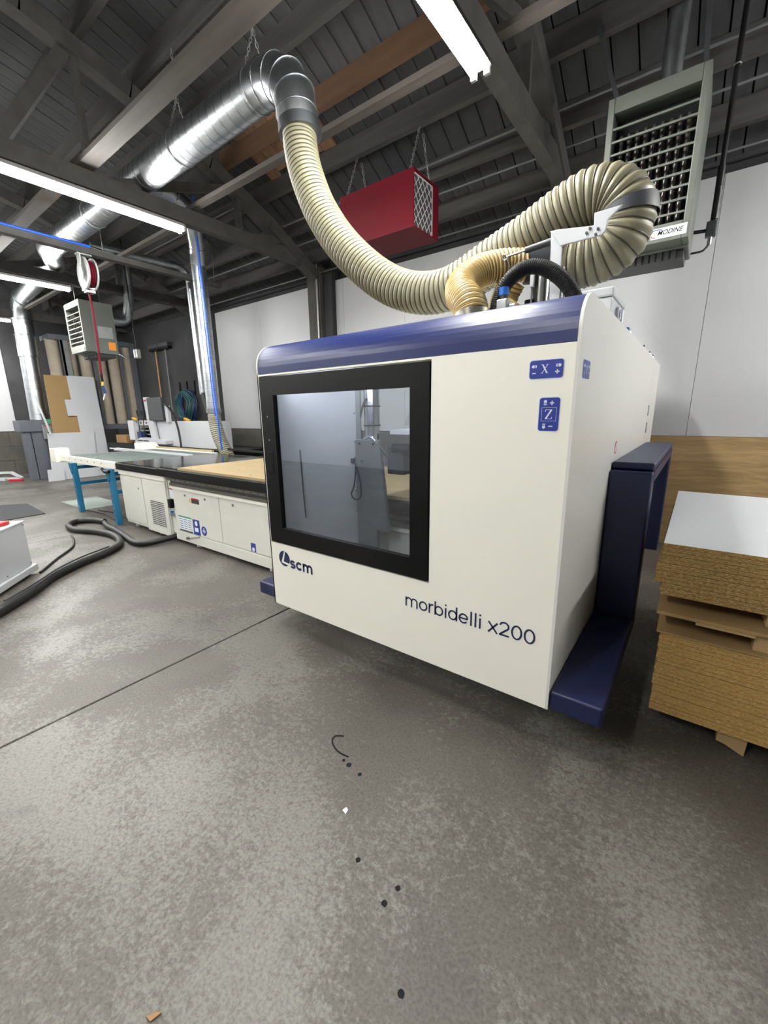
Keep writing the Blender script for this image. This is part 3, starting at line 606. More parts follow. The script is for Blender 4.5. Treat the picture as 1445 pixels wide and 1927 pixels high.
for cx_ in (-3.36, -4.6, -6.9):
    mb = MB(); mb.ring((cx_, DY, DZ), (1, 0, 0), DR+.006, .005, 28, 4); chain(mb, (cx_, DY-.10, DZ+.13), (cx_, DY, DZ+.42)); chain(mb, (cx_, DY+.10, DZ+.13), (cx_, DY, DZ+.42)); chain(mb, (cx_, DY, DZ+.42), (cx_, DY, roofz(DY)-.005)); mb.build('hanger_chain', 'alu', dm, fix=False)
MB().tube(spline([(-8.45, DY, DZ), (-8.8, DY+.01, DZ), (-9.1, DY+.12, DZ), (-9.5, DY+.28, DZ)], .16), DR+.006, 28, False).build('offset_elbow', 'galv', dm)
MB().cyl((-9.45, 3.03, DZ), (-12.95, 3.36, DZ+.06), DR, 28).build('far_run', 'galv', dm)
# feed down to the dust collector at the left end
dv = thing('collector_duct', 'wide galvanised duct dropping to the collector stand at far left', 'duct', (-13.3, 3.38, 1.42))
MB().tube([(-12.9, 3.36, DZ+.06), (-13.05, 3.36, 4.22), (-13.18, 3.37, 4.12), (-13.27, 3.38, 3.98), (-13.3, 3.38, 3.8), (-13.3, 3.38, 3.42)], .19, 28).build('elbow', 'galv', dv)
MB().cyl((-13.3, 3.38, 3.45), (-13.3, 3.36, 2.95), .20, 28).build('collar', 'galv', dv); MB().cyl((-13.3, 3.36, 2.95), (-13.3, 3.32, 1.46), .185, 28).build('drop', 'galv', dv)
mb = MB()
for z in (3.45, 2.96, 2.2, 1.6, 3.8, 3.98): mb.ring((-13.3, 3.36, z), (0, 0, 1), .198, .008, 28, 4)
mb.build('seam', 'galv_seam', dv, fix=False)
# branch with clear tail hose behind the bed
db = thing('branch_duct', 'vertical galvanised branch duct with clear ribbed tail behind the bed', 'duct', (-6.68, 4.1, .95)); BX, BY, BR = -6.64, 4.05, .108
bpath = [(-6.12, 2.82, 4.28), (-6.07, 3.12, 4.40), (-6.06, 3.35, 4.42), (-6.16, 3.62, 4.38), (-6.38, 3.88, 4.25), (-6.54, 4.0, 4.05), (BX, BY, 3.82)]
MB().tube(bpath, BR+.006, 28, False).build('gored_elbow', 'galv', db); rings(bpath, BR+.008, .2, 'elbow_seam', db, .006)
MB().cyl((BX, BY, 3.84), (BX, BY, 1.58), BR, 28).build('drop', 'galv', db); rings([(BX, BY, 3.8), (BX, BY, 1.6)], BR, .115, 'spiral_seam', db, .0035)
MB().cyl((BX, BY, 1.62), (BX, BY, 1.55), BR+.01, 28).build('hose_clamp', 'galv_seam', db)
ribbed([(BX, BY, 1.58), (BX+.01, BY, 1.35), (BX+.07, BY+.01, 1.12), (BX+.17, BY+.03, .92), (BX+.26, BY+.05, .75)], BR+.004, .034, .016, ('hose_clear', 'hose_wire'), db, wire=.005, name='tail_hose')
# big flexible hose to the cabin
fh = thing('extraction_hose', 'large cream ribbed hose sagging from duct elbow to the cabin', 'hose', (-1.5, 2.68, 2.15))
ribbed([(-2.865, 2.755, 3.74), (-2.85, 2.74, 3.60), (-2.78, 2.72, 3.38), (-2.62, 2.70, 3.07), (-2.36, 2.68, 2.75), (-2.03, 2.68, 2.47), (-1.73, 2.68, 2.325), (-1.44, 2.68, 2.30), (-1.15, 2.68, 2.40), (-.92, 2.65, 2.47), (-.735, 2.63, 2.54), (-.615, 2.62, 2.572), (-.515, 2.62, 2.562), (-.447, 2.62, 2.505), (-.428, 2.62, 2.42), (-.455, 2.62, 2.34), (-.535, 2.62, 2.29), (-.64, 2.62, 2.28), (-.74, 2.63, 2.285)], .136, .036, .011, ('hose_cream', 'hose_wire'), fh, wire=.0045, n=32)
MB().tube([(-.432, 2.62, 2.48), (-.427, 2.62, 2.46), (-.425, 2.62, 2.43)], .141, 32, False).build('support_band', 'dark_grey', fh)
MB().tube([(-.67, 2.622, 2.30), (-.715, 2.628, 2.30)], .141, 32, False).build('hose_clamp', 'black', fh)
# thin suction pipe with black tail
th_ = thing('suction_pipe', 'thin galvanised pipe bending down beside the branch duct', 'pipe', (-8.0, 4.62, 1.6))
pth = smooth_path([(-7.95, 3.05, 4.10), (-7.95, 4.62, 4.16), (-7.93, 4.64, 1.92)], .25, 8); MB().tube(pth, .058, 16).build('pipe_run', 'galv', th_); rings([(-7.93, 4.64, 3.9), (-7.93, 4.64, 1.95)], .058, .09, 'pipe_seam', th_, .003, 16); MB().tube([(-7.93, 4.64, 1.95), (-7.86, 4.64, 1.75), (-7.78, 4.64, 1.55)], .055, 14).build('rubber_tail', 'rubber', th_); MB().tube([(-7.80, 4.6, 4.1), (-7.80, 4.62, 3.0), (-7.74, 4.62, 1.6)], .02, 8).build('side_conduit', 'dark_grey', th_)
# blue air lines
al = thing('air_line', 'bright blue air line running down the branch duct', 'hose', (-6.5, 4.0, 1.0))
MB().tube(spline([(-6.33, 3.90, 4.62), (-6.36, 3.90, 4.2), (-6.35, 3.90, 3.5), (-6.335, 3.90, 2.6), (-6.325, 3.90, 1.82), (-6.30, 3.90, 1.35), (-6.31, 3.92, .95)], .08), .014, 10).build('line', 'hose_blue', al)
MB().tube(spline([(-6.39, 3.89, 3.7), (-6.385, 3.89, 3.0), (-6.37, 3.89, 2.0), (-6.355, 3.89, 1.5)], .1), .008, 8).build('second_line', 'hose_blue', al)
mb = MB()
for z in (3.4, 2.9, 2.4, 1.9): mb.ring((-6.35+(3.5-z)*.016, 3.90, z), (0, 0, 1), .017, .005, 10, 4)
mb.build('clip', 'darkblue', al, fix=False)
sb = thing('pipe_beam', 'dark steel beam under the roof carrying the blue air pipe', 'beam', (-7.4, 2.2, 3.78))
MB().box((-7.46, -1.2, 3.79), (-7.34, 4.9, 3.87)).build('beam', 'truss', sb); MB().cyl((-7.39, -1.0, 3.90), (-7.39, 2.85, 3.90), .022, 10).build('blue_pipe', 'hose_blue', sb); MB().cyl((-7.39, 2.83, 3.90), (-7.39, 2.98, 3.885), .026, 10).build('coupling', 'steel', sb)
for y in (-1.0, 1.0, 3.0, 4.8): MB().cyl((-7.4, y, 3.87), (-7.4, y, roofz(y)+.2), .006, 6).build('hanger_rod', 'mid_grey', sb)

# ================================================================== HEATERS
def heater(x0, x1, y0, y1, z0, z1, label, tubes, nl):
    t = thing('unit_heater', label, 'heater', ((x0+x1)/2, (y0+y1)/2, z0)); fw = .045; zb = z0+.17; zt = z1-.10
    MB().box((x0, y0+.16, z0+.03), (x1, y1, z1)).build('body', 'heater', t, .008)
    for a, b in ((x0, x0+fw), (x1-fw, x1)): MB().box((a, y0, z0+.05), (b, y0+.158, z1)).build('frame_side', 'heater', t, .006)
    MB().box((x0+fw, y0, zt), (x1-fw, y0+.158, z1)).build('frame_top', 'heater', t, .004); MB().box((x0+fw, y0, z0+.05), (x1-fw, y0+.158, zb)).build('frame_bottom', 'heater', t, .004)
    MB().box((x0+fw, y0+.150, zb), (x1-fw, y0+.157, zt)).build('cavity', 'oil', t)
    for i in range(nl):
        z = zb+.05+(zt-.16-zb)*i/(nl-1); MB().hexa([(x0+fw, y0+.004, z), (x1-fw, y0+.004, z), (x1-fw, y0+.05, z+.012), (x0+fw, y0+.05, z+.012)], [(x0+fw, y0+.004, z+.014), (x1-fw, y0+.004, z+.014), (x1-fw, y0+.05, z+.018), (x0+fw, y0+.05, z+.018)]).build('louvre', 'heater', t)
    for i in range(tubes):
        x_ = x0+fw+.05+(x1-x0-2*fw-.1)*i/(tubes-1); MB().tube([(x_, y0+.10, zb+.01), (x_, y0+.10, zt-.12)], [.017, .017], 10).build('heat_tube', 'heater_tube', t)
    n_ = 11
    for i in range(n_): a = x0+.06+(x1-x0-.12)*i/n_; MB().box((a, y0+.17, z0-.03), (a+.03, y0+.185, z0+.03)).build('grille_bar', 'heater_dark', t)
    MB().box((x0+.03, y0+.19, z0-.03), (x1-.03, y1-.05, z0+.03)).build('lower_tray', 'heater_dark', t)
    return t
h1 = heater(-.85, -.235, 4.0, 4.52, 2.66, 3.755, 'large grey unit heater with MODINE label on the rear right', 9, 9)
MB().prism([(-.472, 2.735), (-.252, 2.735), (-.252, 2.805), (-.472, 2.805)], lambda u, v, t: (u, 4.0-t, v), .0004, .003).build('label_plate', 'print_white', h1)
text('label_lettering', 'MODINE', lambda u, v, t: (u, 4.0-.003-t, v), -.430, -.272, 2.757, .030, 'black', h1, bold=.01, shear=.35)
MB().tube([(-.437+.045*math.cos(a), 3.9965, 2.772+.024*math.sin(a)) for a in [math.radians(q) for q in range(40, 190, 15)]], .003, 5).build('label_swoosh', 'sticker_blue', h1); MB().tube([(-.447+.02*math.cos(a), 3.9965, 2.758+.012*math.sin(a)) for a in [math.radians(q) for q in range(180, 300, 15)]], .003, 5).build('label_swoosh', 'red', h1)
for x_ in (-.80, -.28):
    MB().bar((x_-.26 if x_ < -.5 else x_-.06, 4.3, roofz(4.3)+.1), (x_, 4.3, 3.75), .06, .03).build('hanger_strap', 'dark_grey', h1)
tag(MB().tube(smooth_path([(-.52, 4.45, 3.758), (-.52, 4.45, 4.1), (-.51, 4.45, 4.46)], .2, 6), .072, 24).build('heater_flue', 'galv'), 'shiny flue pipe rising from the large heater', 'pipe')
gp = thing('gas_pipe', 'black gas pipe with valve beside the large heater', 'pipe', (-.1, 4.62, 2.7))
MB().cyl((-.115, 4.62, 2.95), (-.115, 4.62, roofz(4.62)+.19), .018, 10).build('riser', 'black_iron', gp); MB().cyl((-.115, 4.62, 2.98), (-.115, 4.62, 3.35), .026, 12).build('union', 'black_iron', gp); MB().box((-.16, 4.59, 2.86), (-.09, 4.66, 2.97)).build('valve', 'dark_grey', gp, .008); MB().cyl((-.125, 4.62, 2.80), (-.125, 4.62, 2.87), .016, 10).build('drip_leg', 'steel', gp); MB().tube(spline([(-.125, 4.62, 2.81), (-.16, 4.6, 2.76), (-.25, 4.58, 2.75)], .03), .008, 8).build('gas_connector', 'black_iron', gp); MB().cyl((-.16, 4.62, 2.91), (-.24, 4.60, 2.91), .014, 8).build('nipple', 'black_iron', gp)
for z in (3.2, 4.0): MB().ring((-.115, 4.62, z), (0, 0, 1), .022, .005, 10, 4).build('pipe_tape', 'alu', gp)
h2 = heater(-9.72, -9.0, 3.12, 3.66, 2.62, 3.53, 'grey unit heater hanging far left behind the hose reel', 7, 7)
MB().box((-8.999, 3.36, 2.92), (-8.994, 3.60, 3.12)).build('data_plate', 'alu', h2); MB().box((-8.999, 3.50, 2.72), (-8.994, 3.62, 2.86)).build('orange_label', 'orange', h2); MB().box((-9.15, 3.113, 2.70), (-9.06, 3.119, 2.75)).build('label_plate', 'print_white', h2)
for y in (3.2, 3.6): MB().cyl((-9.35, y, 3.53), (-9.35, y, 3.82), .006, 6).build('hanger_rod', 'dark_grey', h2)
tag(MB().tube(smooth_path([(-9.25, 3.66, 3.30), (-9.25, 3.98, 3.30), (-9.25, 4.1, 3.75), (-9.25, 4.12, 4.55)], .25, 5), .085, 18).build('heater_flue', 'galv'), 'crinkled foil flue behind the far hanging heater', 'pipe')
g2 = thing('gas_pipe', 'thin gas pipe with brass valve beside the far heater', 'pipe', (-9.1, 4.0, 2.6)); MB().cyl((-9.05, 4.0, 2.8), (-9.05, 4.0, roofz(4)+.165), .014, 8).build('riser', 'black_iron', g2); MB().box((-9.12, 3.96, 2.62), (-9.0, 4.06, 2.8)).build('valve', 'alu', g2, .02); MB().tube(spline([(-9.05, 4.0, 2.65), (-9.05, 3.85, 2.6), (-9.1, 3.68, 2.68)], .05), .012, 8).build('gas_connector', 'steel', g2)

# ================================================================== RED FILTER BOX
rb = thing('air_filter_box', 'red hanging air cleaner box with lattice filter end', 'air cleaner', (-3.08, 4.25, 3.35))
RX0, RX1, RY0, RY1, RZ0, RZ1 = -3.57, -2.585, 4.0, 4.50, 3.35, 3.87
for lo, hi, nm in (((RX0, RY0, RZ0), (RX1, RY0+.015, RZ1), 'front_wall'), ((RX0, RY1-.015, RZ0), (RX1, RY1, RZ1), 'back_wall'), ((RX0, RY0+.015, RZ0), (RX1, RY1-.015, RZ0+.015), 'bottom'), ((RX0, RY0+.015, RZ1-.015), (RX1, RY1-.015, RZ1), 'top'), ((RX0, RY0+.015, RZ0+.015), (RX0+.015, RY1-.015, RZ1-.015), 'end_wall')): MB().box(lo, hi).build(nm, 'red_paint', rb)
fm = MB().box((RX1-.06, RY0+.016, RZ0+.016), (RX1-.03, RY1-.085, RZ1-.016)).build('filter_mat', 'filter', rb); MB().box((RX1-.03, RY1-.085, RZ0+.016), (RX1-.002, RY1-.016, RZ1-.016)).build('end_flange', 'red_paint', rb)
mb = MB(); xx = RX1-.026; ya, yb, za, zb_ = RY0+.02, RY1-.09, RZ0+.02, RZ1-.02
def clipseg(p, d):
    t0, t1 = -9, 9
    for i, (lo, hi) in enumerate(((ya, yb), (za, zb_))):
        a = (lo-p[i])/d[i]; b = (hi-p[i])/d[i]; t0 = max(t0, min(a, b)); t1 = min(t1, max(a, b))
    return (t0, t1)
for k in range(-9, 10):
    for d in ((.62, .78), (-.62, .78)):
        p = ((ya+yb)/2+k*.085, (za+zb_)/2); t0, t1 = clipseg(p, d)
        if t1 > t0: mb.bar((xx, p[0]+d[0]*t0, p[1]+d[1]*t0), (xx, p[0]+d[0]*t1, p[1]+d[1]*t1), .007, .003, (1, 0, 0))
mb.build('filter_lattice', 'filter_wire', rb)
mb = MB()
for a, b in (((ya, za), (yb, za)), ((ya, zb_), (yb, zb_)), ((ya, za), (ya, zb_)), ((yb, za), (yb, zb_))): mb.bar((xx, a[0], a[1]), (xx, b[0], b[1]), .012, .004, (1, 0, 0))
mb.build('filter_rim', 'filter_wire', rb)
for x_, y_ in ((RX0+.06, RY0+.05), (RX1-.08, RY0+.05), (RX0+.06, RY1-.05), (RX1-.08, RY1-.05)):
    mb = MB(); yt = 4.33 if y_ < 4.3 else 4.40; chain(mb, (x_, y_, RZ1), (x_-.06, yt, roofz(yt)-.002), .05, .0045); mb.build('hanger_chain', 'alu', rb, fix=False)

# ================================================================== ROUTER BED, CABINET, FEED TABLE
bed = thing('router_bed', 'long white machine bed with black rim and plywood top', 'machine', (-2.8, 3.1, 0)); bx0, bx1, by0, by1 = -4.95, -.55, 2.36, 3.80
MB().box((bx0, by0+.03, .05), (bx1, by1, .80)).build('bed_body', 'machine_white', bed)
for a, b in ((-4.93, -3.965), (-3.955, -2.96), (-2.95, -1.95), (-1.94, -.56)):
    p_ = MB().box((a, by0, .16), (b, by0+.028, .665)).build('access_panel', 'machine_white', bed, .003)
    for q in ((a+.28, a+.70) if a < -4.5 else (a+.25,)):
        if q < -2: MB().prism(disc(q, .61, .014, 12), lambda u, v, t: (u, t, v), by0-.006, by0).build('latch', 'mid_grey', p_)
MB().box((bx0, by0-.01, .045), (bx1, by0+.028, .15)).build('plinth', 'machine_white', bed); MB().box((bx0, by0-.012, .668), (bx1, by0+.028, .70)).build('ledge', 'cream', bed)
MB().box((bx0, by0-.02, .705), (bx1, by0+.028, .735)).build('guide_rail', 'rail', bed); MB().box((bx0, by0-.005, .737), (bx1, by0+.028, .765)).build('rail_gap', 'dark_grey', bed); MB().box((bx0, by0-.03, .768), (bx1, by0+.028, .80)).build('rack', 'rail', bed)
for i in range(26): MB().prism(disc(-4.88+i*.11, .784, .006, 8), lambda u, v, t: (u, t, v), by0-.032, by0-.029).build('rack_bolt', 'black', bed)
MB().box((-5.13, 2.295, .81), (bx1, 3.92, .905)).build('black_rim', 'black', bed, .008); MB().box((-5.10, 2.33, .9055), (-4.71, 3.88, .918)).build('stone_top', 'black_gloss', bed)
for k, (a, b) in enumerate(((-4.70, -2.30), (-2.297, -.6))): MB().box((a, 2.335, .9055), (b, 3.62, .930)).build('plywood_sheet', 'ply', bed)
for x_, y_ in ((-4.55, 2.42), (-4.35, 2.42), (-3.9, 2.6), (-3.45, 2.42), (-3.3, 2.6), (-3.6, 3.3), (-4.2, 3.4)): MB().prism(disc(x_, y_, .010, 8), lambda u, v, t: (u, v, t), .9301, .9306).build('screw_hole', 'joint', bed)
for x_ in (-4.55, -3.2, -1.8): MB().cyl((x_, by0+.06, 0), (x_, by0+.06, .05), .04, 14).build('foot', 'panel_white', bed)
MB().box((-5.06, by0+.02, .10), (-4.955, by0+.5, .80)).build('end_column', 'machine_white', bed)
def bfront(u, v, t): return (u, by0-t, v)
def bsticker(u0, v0, u1, v1, m, nm='sticker', t0=.0005, t1=.0015): return MB().prism([(u0, v0), (u1, v0), (u1, v1), (u0, v1)], bfront, t0, t1).build(nm, m, bed)
bsticker(-4.86, .175, -4.57, .335, 'print_white', 'notice'); bsticker(-4.86, .335, -4.57, .352, 'green', 'notice_header'); bsticker(-4.86, .165, -4.57, .182, 'dark_grey', 'notice_footer', .0016, .002)
for c in range(3):
    for r_ in range(5): bsticker(-4.845+c*.095, .20+r_*.027, -4.775+c*.095, .208+r_*.027, 'mid_grey', 'notice_line', .0016, .002)
bsticker(-4.545, .165, -4.405, .345, 'sticker_blue', 'blue_sign'); MB().prism(disc(-4.475, .30, .03, 14), bfront, .0016, .002).build('sign_mark', 'print_white', bed); bsticker(-4.52, .20, -4.44, .25, 'print_white', 'sign_mark', .0016, .002)
MB().prism(disc(-4.32, .235, .055, 24), bfront, .0005, .0015).build('round_sign', 'sticker_blue', bed); bsticker(-4.35, .225, -4.29, .245, 'print_white', 'sign_mark', .0016, .002); bsticker(-4.33, .205, -4.31, .27, 'print_white', 'sign_mark', .0016, .002)
bsticker(-4.52, .535, -4.36, .585, 'dark_grey', 'warning_strip'); bsticker(-4.52, .582, -4.36, .597, 'red', 'warning_header', .0016, .002); MB().prism([(-4.575, .54), (-4.53, .54), (-4.552, .59)], bfront, .0005, .0015).build('warning_triangle', 'yellow', bed)
bsticker(-3.46, .165, -3.38, .255, 'sticker_blue', 'lifting_sign'); MB().prism(disc(-3.42, .19, .022, 12), bfront, .0016, .002).build('sign_mark', 'print_white', bed)
def efront(u, v, t): return (u, by0+.02-t, v)
MB().prism([(-5.05, .55), (-4.965, .55), (-4.965, .66), (-5.05, .66)], efront, .0005, .0015).build('warning_card', 'print_white', bed); MB().prism([(-5.05, .645), (-4.965, .645), (-4.965, .66), (-5.05, .66)], efront, .0016, .002).build('warning_header', 'red', bed); MB().prism([(-5.05, .44), (-5.02, .44), (-5.02, .53), (-5.05, .53)], efront, .0005, .0015).build('orange_label', 'orange', bed)
MB().box((-5.03, by0-.03, .42), (-4.97, by0+.02, .53)).build('switch_box', 'black', bed, .006); MB().cyl((-5.0, by0+.02, .33), (-5.0, by0-.03, .33), .02, 10).build('air_valve', 'steel', bed); MB().cyl((-5.0, by0+.01, .37), (-5.0, by0-.02, .37), .014, 10).build('blue_fitting', 'blue', bed); MB().cyl((-4.66, by0-.04, .10), (-4.66, by0, .10), .015, 10).build('drain_cock', 'rail', bed); MB().tube([(-4.66, by0-.03, .10), (-4.4, by0-.02, .155)], .005, 6).build('copper_line', 'rail', bed)
cb = thing('machine_cabinet', 'white louvred cabinet with black top at the left end of the bed', 'cabinet', (-5.75, 3.1, 0))
MB().box((-6.38, 2.37, .05), (-5.075, 3.78, .795)).build('cabinet_body', 'machine_white', cb, .006); MB().box((-6.40, 2.33, .80), (-5.14, 3.88, .885)).build('black_top', 'black', cb, .006); MB().box((-6.37, 2.36, .886), (-5.14, 3.86, .895)).build('stone_top', 'black_gloss', cb)
MB().box((-6.39, 2.35, .735), (-5.08, 2.372, .795)).build('upper_ledge', 'cream', cb); MB().box((-6.36, 2.352, .10), (-5.72, 2.37, .72)).build('door_panel', 'machine_white', cb, .003); MB().box((-5.70, 2.352, .04), (-5.09, 2.37, .72)).build('door_panel', 'machine_white', cb, .003)
for i in range(13): MB().box((-5.53, 2.347, .15+i*.025), (-5.18, 2.353, .157+i*.025)).build('louvre', 'dark_grey', cb)
MB().prism(disc(-5.83, .58, .012, 10), lambda u, v, t: (u, t, v), 2.347, 2.352).build('latch', 'mid_grey', cb)
for x_ in (-6.2, -5.5): MB().cyl((x_, 2.44, 0), (x_, 2.44, .05), .04, 12).build('foot', 'panel_white', cb)
tag(MB().bar((-6.2, 3.98, .955), (-4.9, 3.90, .955), .05, .03).build('stop_bar', 'black'), 'dark stop bar along the back edge of the bed', 'bar')
ft = thing('feed_table', 'white belt feed table on blue steel legs', 'conveyor', (-7.5, 3.1, 0))
fr_ = MB().box((-8.55, 2.31, .80), (-6.41, 2.35, .90)).build('front_rail', 'cream', ft, .004)
for i in range(7): MB().prism(disc(-8.38+i*.26, .855, .011, 8), lambda u, v, t: (u, t, v), 2.307, 2.311).build('rail_hole', 'mid_grey', fr_)
MB().box((-8.55, 3.86, .80), (-6.41, 3.90, .90)).build('back_rail', 'cream', ft, .004); MB().box((-8.55, 2.352, .80), (-8.50, 3.858, .88)).build('end_rail', 'cream', ft); MB().box((-6.46, 2.352, .80), (-6.41, 3.858, .88)).build('end_rail', 'cream', ft)
MB().box((-8.82, 2.25, .77), (-8.56, 2.46, 1.0)).build('drive_box', 'cream', ft, .006)
for i in range(11): MB().box((-8.49, 2.37+i*.093, .865), (-6.47, 2.45+i*.093, .885)).build('belt', 'belt', ft)
MB().box((-9.3, 3.41, .86), (-6.47, 3.50, .905)).build('white_guide', 'panel_white', ft, .003)
for i in range(4): MB().box((-8.49, 3.51+i*.085, .865), (-6.47, 3.585+i*.085, .885)).build('belt', 'belt', ft)
for x_ in (-7.93, -6.5):
    for y_ in (2.30, 3.84): MB().box((x_-.04, y_-.035, 0), (x_+.04, y_+.035, .80)).build('leg', 'leg_blue', ft, .004); 
    for y_ in (2.30,):
        MB().prism([(x_-.11, .80), (x_+.05, .80), (x_+.03, .66), (x_-.03, .62)], lambda u, v, t: (u, t, v), y_-.045, y_-.036).build('gusset', 'leg_blue', ft)
        for i in range(5): MB().box((x_-.012, y_-.0365, .12+i*.07), (x_+.012, y_-.0345, .15+i*.07)).build('leg_slot', 'navy', ft)
    for z in (.70, .44): MB().box((x_-.025, 2.336, z), (x_+.025, 3.804, z+.05)).build('rung', 'leg_blue', ft)
MB().tube([(-6.62, 2.24, .80), (-6.55, 2.24, .76), (-6.42, 2.25, .77)], .022, 8).build('clamp_lever', 'black', ft)

# floor hose and cables
hz = .041
fhz = tag(MB().tube(spline([(-4.0, .35, hz), (-4.18, .56, hz), (-4.45, .82, hz), (-4.72, 1.04, hz), (-4.93, 1.32, hz), (-5.09, 1.62, hz), (-5.32, 1.85, hz), (-5.76, 1.96, hz), (-6.19, 1.90, hz), (-6.52, 1.77, hz), (-6.87, 1.80, hz), (-7.05, 1.97, hz), (-6.9, 2.12, hz), (-6.68, 2.18, hz)], .06), .039, 12).build('floor_hose', 'rubber'), 'thick black hose looping across the floor to the left edge', 'hose')
tag(MB().tube(spline([(-6.62, 2.16, .04), (-6.35, 2.10, .04), (-6.05, 2.08, .04), (-5.62, 2.03, .04), (-5.25, 1.98, .04), (-5.08, 2.05, .04), (-5.02, 2.3, .05), (-5.02, 2.42, .06)], .05), .036, 12).build('floor_hose', 'rubber'), 'black hose running from the loop into the bed base', 'hose')
tag(MB().tube(spline([(-4.22, .60, .10), (-4.48, .86, .098), (-4.74, 1.09, .098), (-4.95, 1.36, .098), (-5.10, 1.66, .098)], .06), .009, 8).build('cable', 'dark_grey'), 'thin grey cable tied along the thick black floor hose', 'cable')
tag(MB().tube(spline([(-5.05, 1.02, .012), (-5.4, 1.25, .012), (-5.75, 1.5, .012), (-6.1, 1.62, .012), (-6.3, 1.66, .012)], .06), .012, 8).build('cable', 'rubber'), 'thin black cable on the floor beside the white cart', 'cable')
for i, pts in enumerate(([(-6.8, 2.35, .01), (-7.4, 2.42, .01), (-8.0, 2.36, .01)], [(-6.7, 2.5, .01), (-7.3, 2.55, .01), (-7.8, 2.48, .01)])): tag(MB().tube(spline(pts, .1), .008, 6).build('cable', 'rubber'), ['near black cable under the feed table', 'rear black cable under the feed table'][i], 'cable')
# white cart at the left edge
ct = thing('white_cart', 'white box cart at the left picture edge, red cloth on top', 'cart', (-4.9, .62, 0)); d_ = Vector((.78, -.626, 0)); n_ = Vector((-.626, -.78, 0)); c0 = Vector((-5.12, .99, 0))
def cq(a, b, c, d2): return [c0+d_*a+n_*c, c0+d_*b+n_*c, c0+d_*b+n_*d2, c0+d_*a+n_*d2]
def cbox(a, b, c, d2, z0, z1, nm, m, bv=.005): q = cq(a, b, c, d2); z = Vector((0, 0, 1)); return MB().hexa([p+z*z0 for p in q], [p+z*z1 for p in q]).build(nm, m, ct, bv)
cbox(-.03, .85, -.03, .55, .03, .09, 'plinth', 'panel_white'); cbox(0, .82, 0, .52, .092, .52, 'carcass', 'panel_white'); cbox(-.008, .83, -.008, .53, .522, .54, 'top', 'panel_white')
for a, z in ((.02, .12), (.02, .5), (.4, .5), (.4, .12)): q = c0+d_*a; MB().cyl((q.x, q.y, z), (q.x+.004, q.y+.005, z), .006, 8).build('screw', 'mid_grey', ct)
for a, c in ((.05, .05), (.75, .05), (.05, .45), (.75, .45)): q = c0+d_*a+n_*c; MB().cyl((q.x, q.y, 0), (q.x, q.y, .03), .025, 10).build('glide', 'black', ct)
tag(MB().obox((-4.98, .72, .54), (.34, .10, .035), -.9).build('red_tool_case', 'red', None, .01), 'red case lying on the white cart', 'case')
# mats and scraps on the floor
tag(MB().hexa([(-9.9, 1.45, 0), (-8.2, 1.2, 0), (-8.25, 1.89, 0), (-9.51, 1.95, 0)], [(-9.9, 1.45, .012), (-8.2, 1.2, .012), (-8.25, 1.89, .012), (-9.51, 1.95, .012)]).build('floor_mat', 'mat_grey'), 'dark grey rubber mat on the floor at far left', 'mat')
tag(MB().hexa([(-9.18, 2.36, 0), (-7.95, 2.19, 0), (-7.99, 2.23, 0), (-9.2, 2.95, 0)][:1]+[(-8.02, 2.38, 0), (-8.05, 2.93, 0), (-9.2, 2.95, 0)], [(-9.18, 2.36, .006), (-8.02, 2.38, .006), (-8.05, 2.93, .006), (-9.2, 2.95, .006)]).build('acrylic_sheet', 'acrylic'), 'pale green acrylic sheet lying under the feed table', 'sheet')
sf = thing('scrap_timber', 'broken white frame lying on the floor by the left wall', 'frame', (-13.8, 2.6, 0))
for a, b in (((-14.2, 2.2, .03), (-13.6, 2.8, .03)), ((-13.6, 2.8, .03), (-13.75, 2.65, .18)), ((-14.2, 2.35, .16), (-13.75, 2.65, .18)), ((-14.1, 2.1, .03), (-13.62, 2.5, .03))): MB().bar(a, b, .08, .05).build('frame_bar', 'panel_white', sf)
tag(MB().obox((-13.3, 2.62, 0), (.3, .08, .05), .7).build('red_block', 'red', None, .01), 'small red block on the floor beside the white frame', 'block')
tag(MB().prism([(-.918, .925), (-.898, .92), (-.902, .938), (-.914, .942)], lambda u, v, t: (u, v, t), .0005, .003).build('paper_scrap', 'paper'), 'tiny white paper scrap on the bare foreground floor', 'scrap')
tag(MB().prism([(-.940, .205), (-.922, .207), (-.915, .232), (-.926, .226)], lambda u, v, t: (u, v, t), .0005, .006).build('wood_chip', 'cardboard'), 'small tan wood chip at the bottom picture edge', 'scrap')

# ================================================================== BOARD STACKS (right)
def chipsheet(x0, x1, y0, y1, z, th, m, face, nm, lab, grp):
    dx, dy = random.uniform(-.004, .004), random.uniform(-.002, .002)
    o = MB().box((x0+dx, y0+dy, z), (x1+dx, y1+dy, z+th-.0016), 0, 1).build(nm, (m, face)); return tag(o, lab, 'board', grp)
ORD = 'first second third fourth fifth sixth seventh eighth ninth tenth eleventh twelfth thirteenth fourteenth fifteenth sixteenth seventeenth eighteenth nineteenth twentieth lowest'.split()
z = .10
for i in range(21):
    chipsheet(-.02, 3.0, 2.13, 3.60, z, .0195, 'chip_light', 'mdf', 'particle_board', 'raw yellowish particle board, '+ORD[20-i]+' sheet from the top of the lower stack', 'raw sheets in the lower stack'); z += .0195
tag(MB().box((-.035, 2.115, z), (3.0, 3.61, z+.0065)).build('cover_sheet', 'mdf'), 'thin brown cover sheet lying on the lower stack', 'board'); z += .0075
pal = thing('pallet', 'timber pallet of thin boards between the two board stacks', 'pallet', (1.4, 2.9, z))
for x_ in (.30, 1.4, 2.7): MB().box((x_, 2.15, z), (x_+.10, 3.55, z+.075)).build('lower_bearer', 'lumber', pal)
MB().box((-.045, 2.125, z+.077), (3.0, 3.58, z+.092)).build('deck_board', 'mdf', pal)
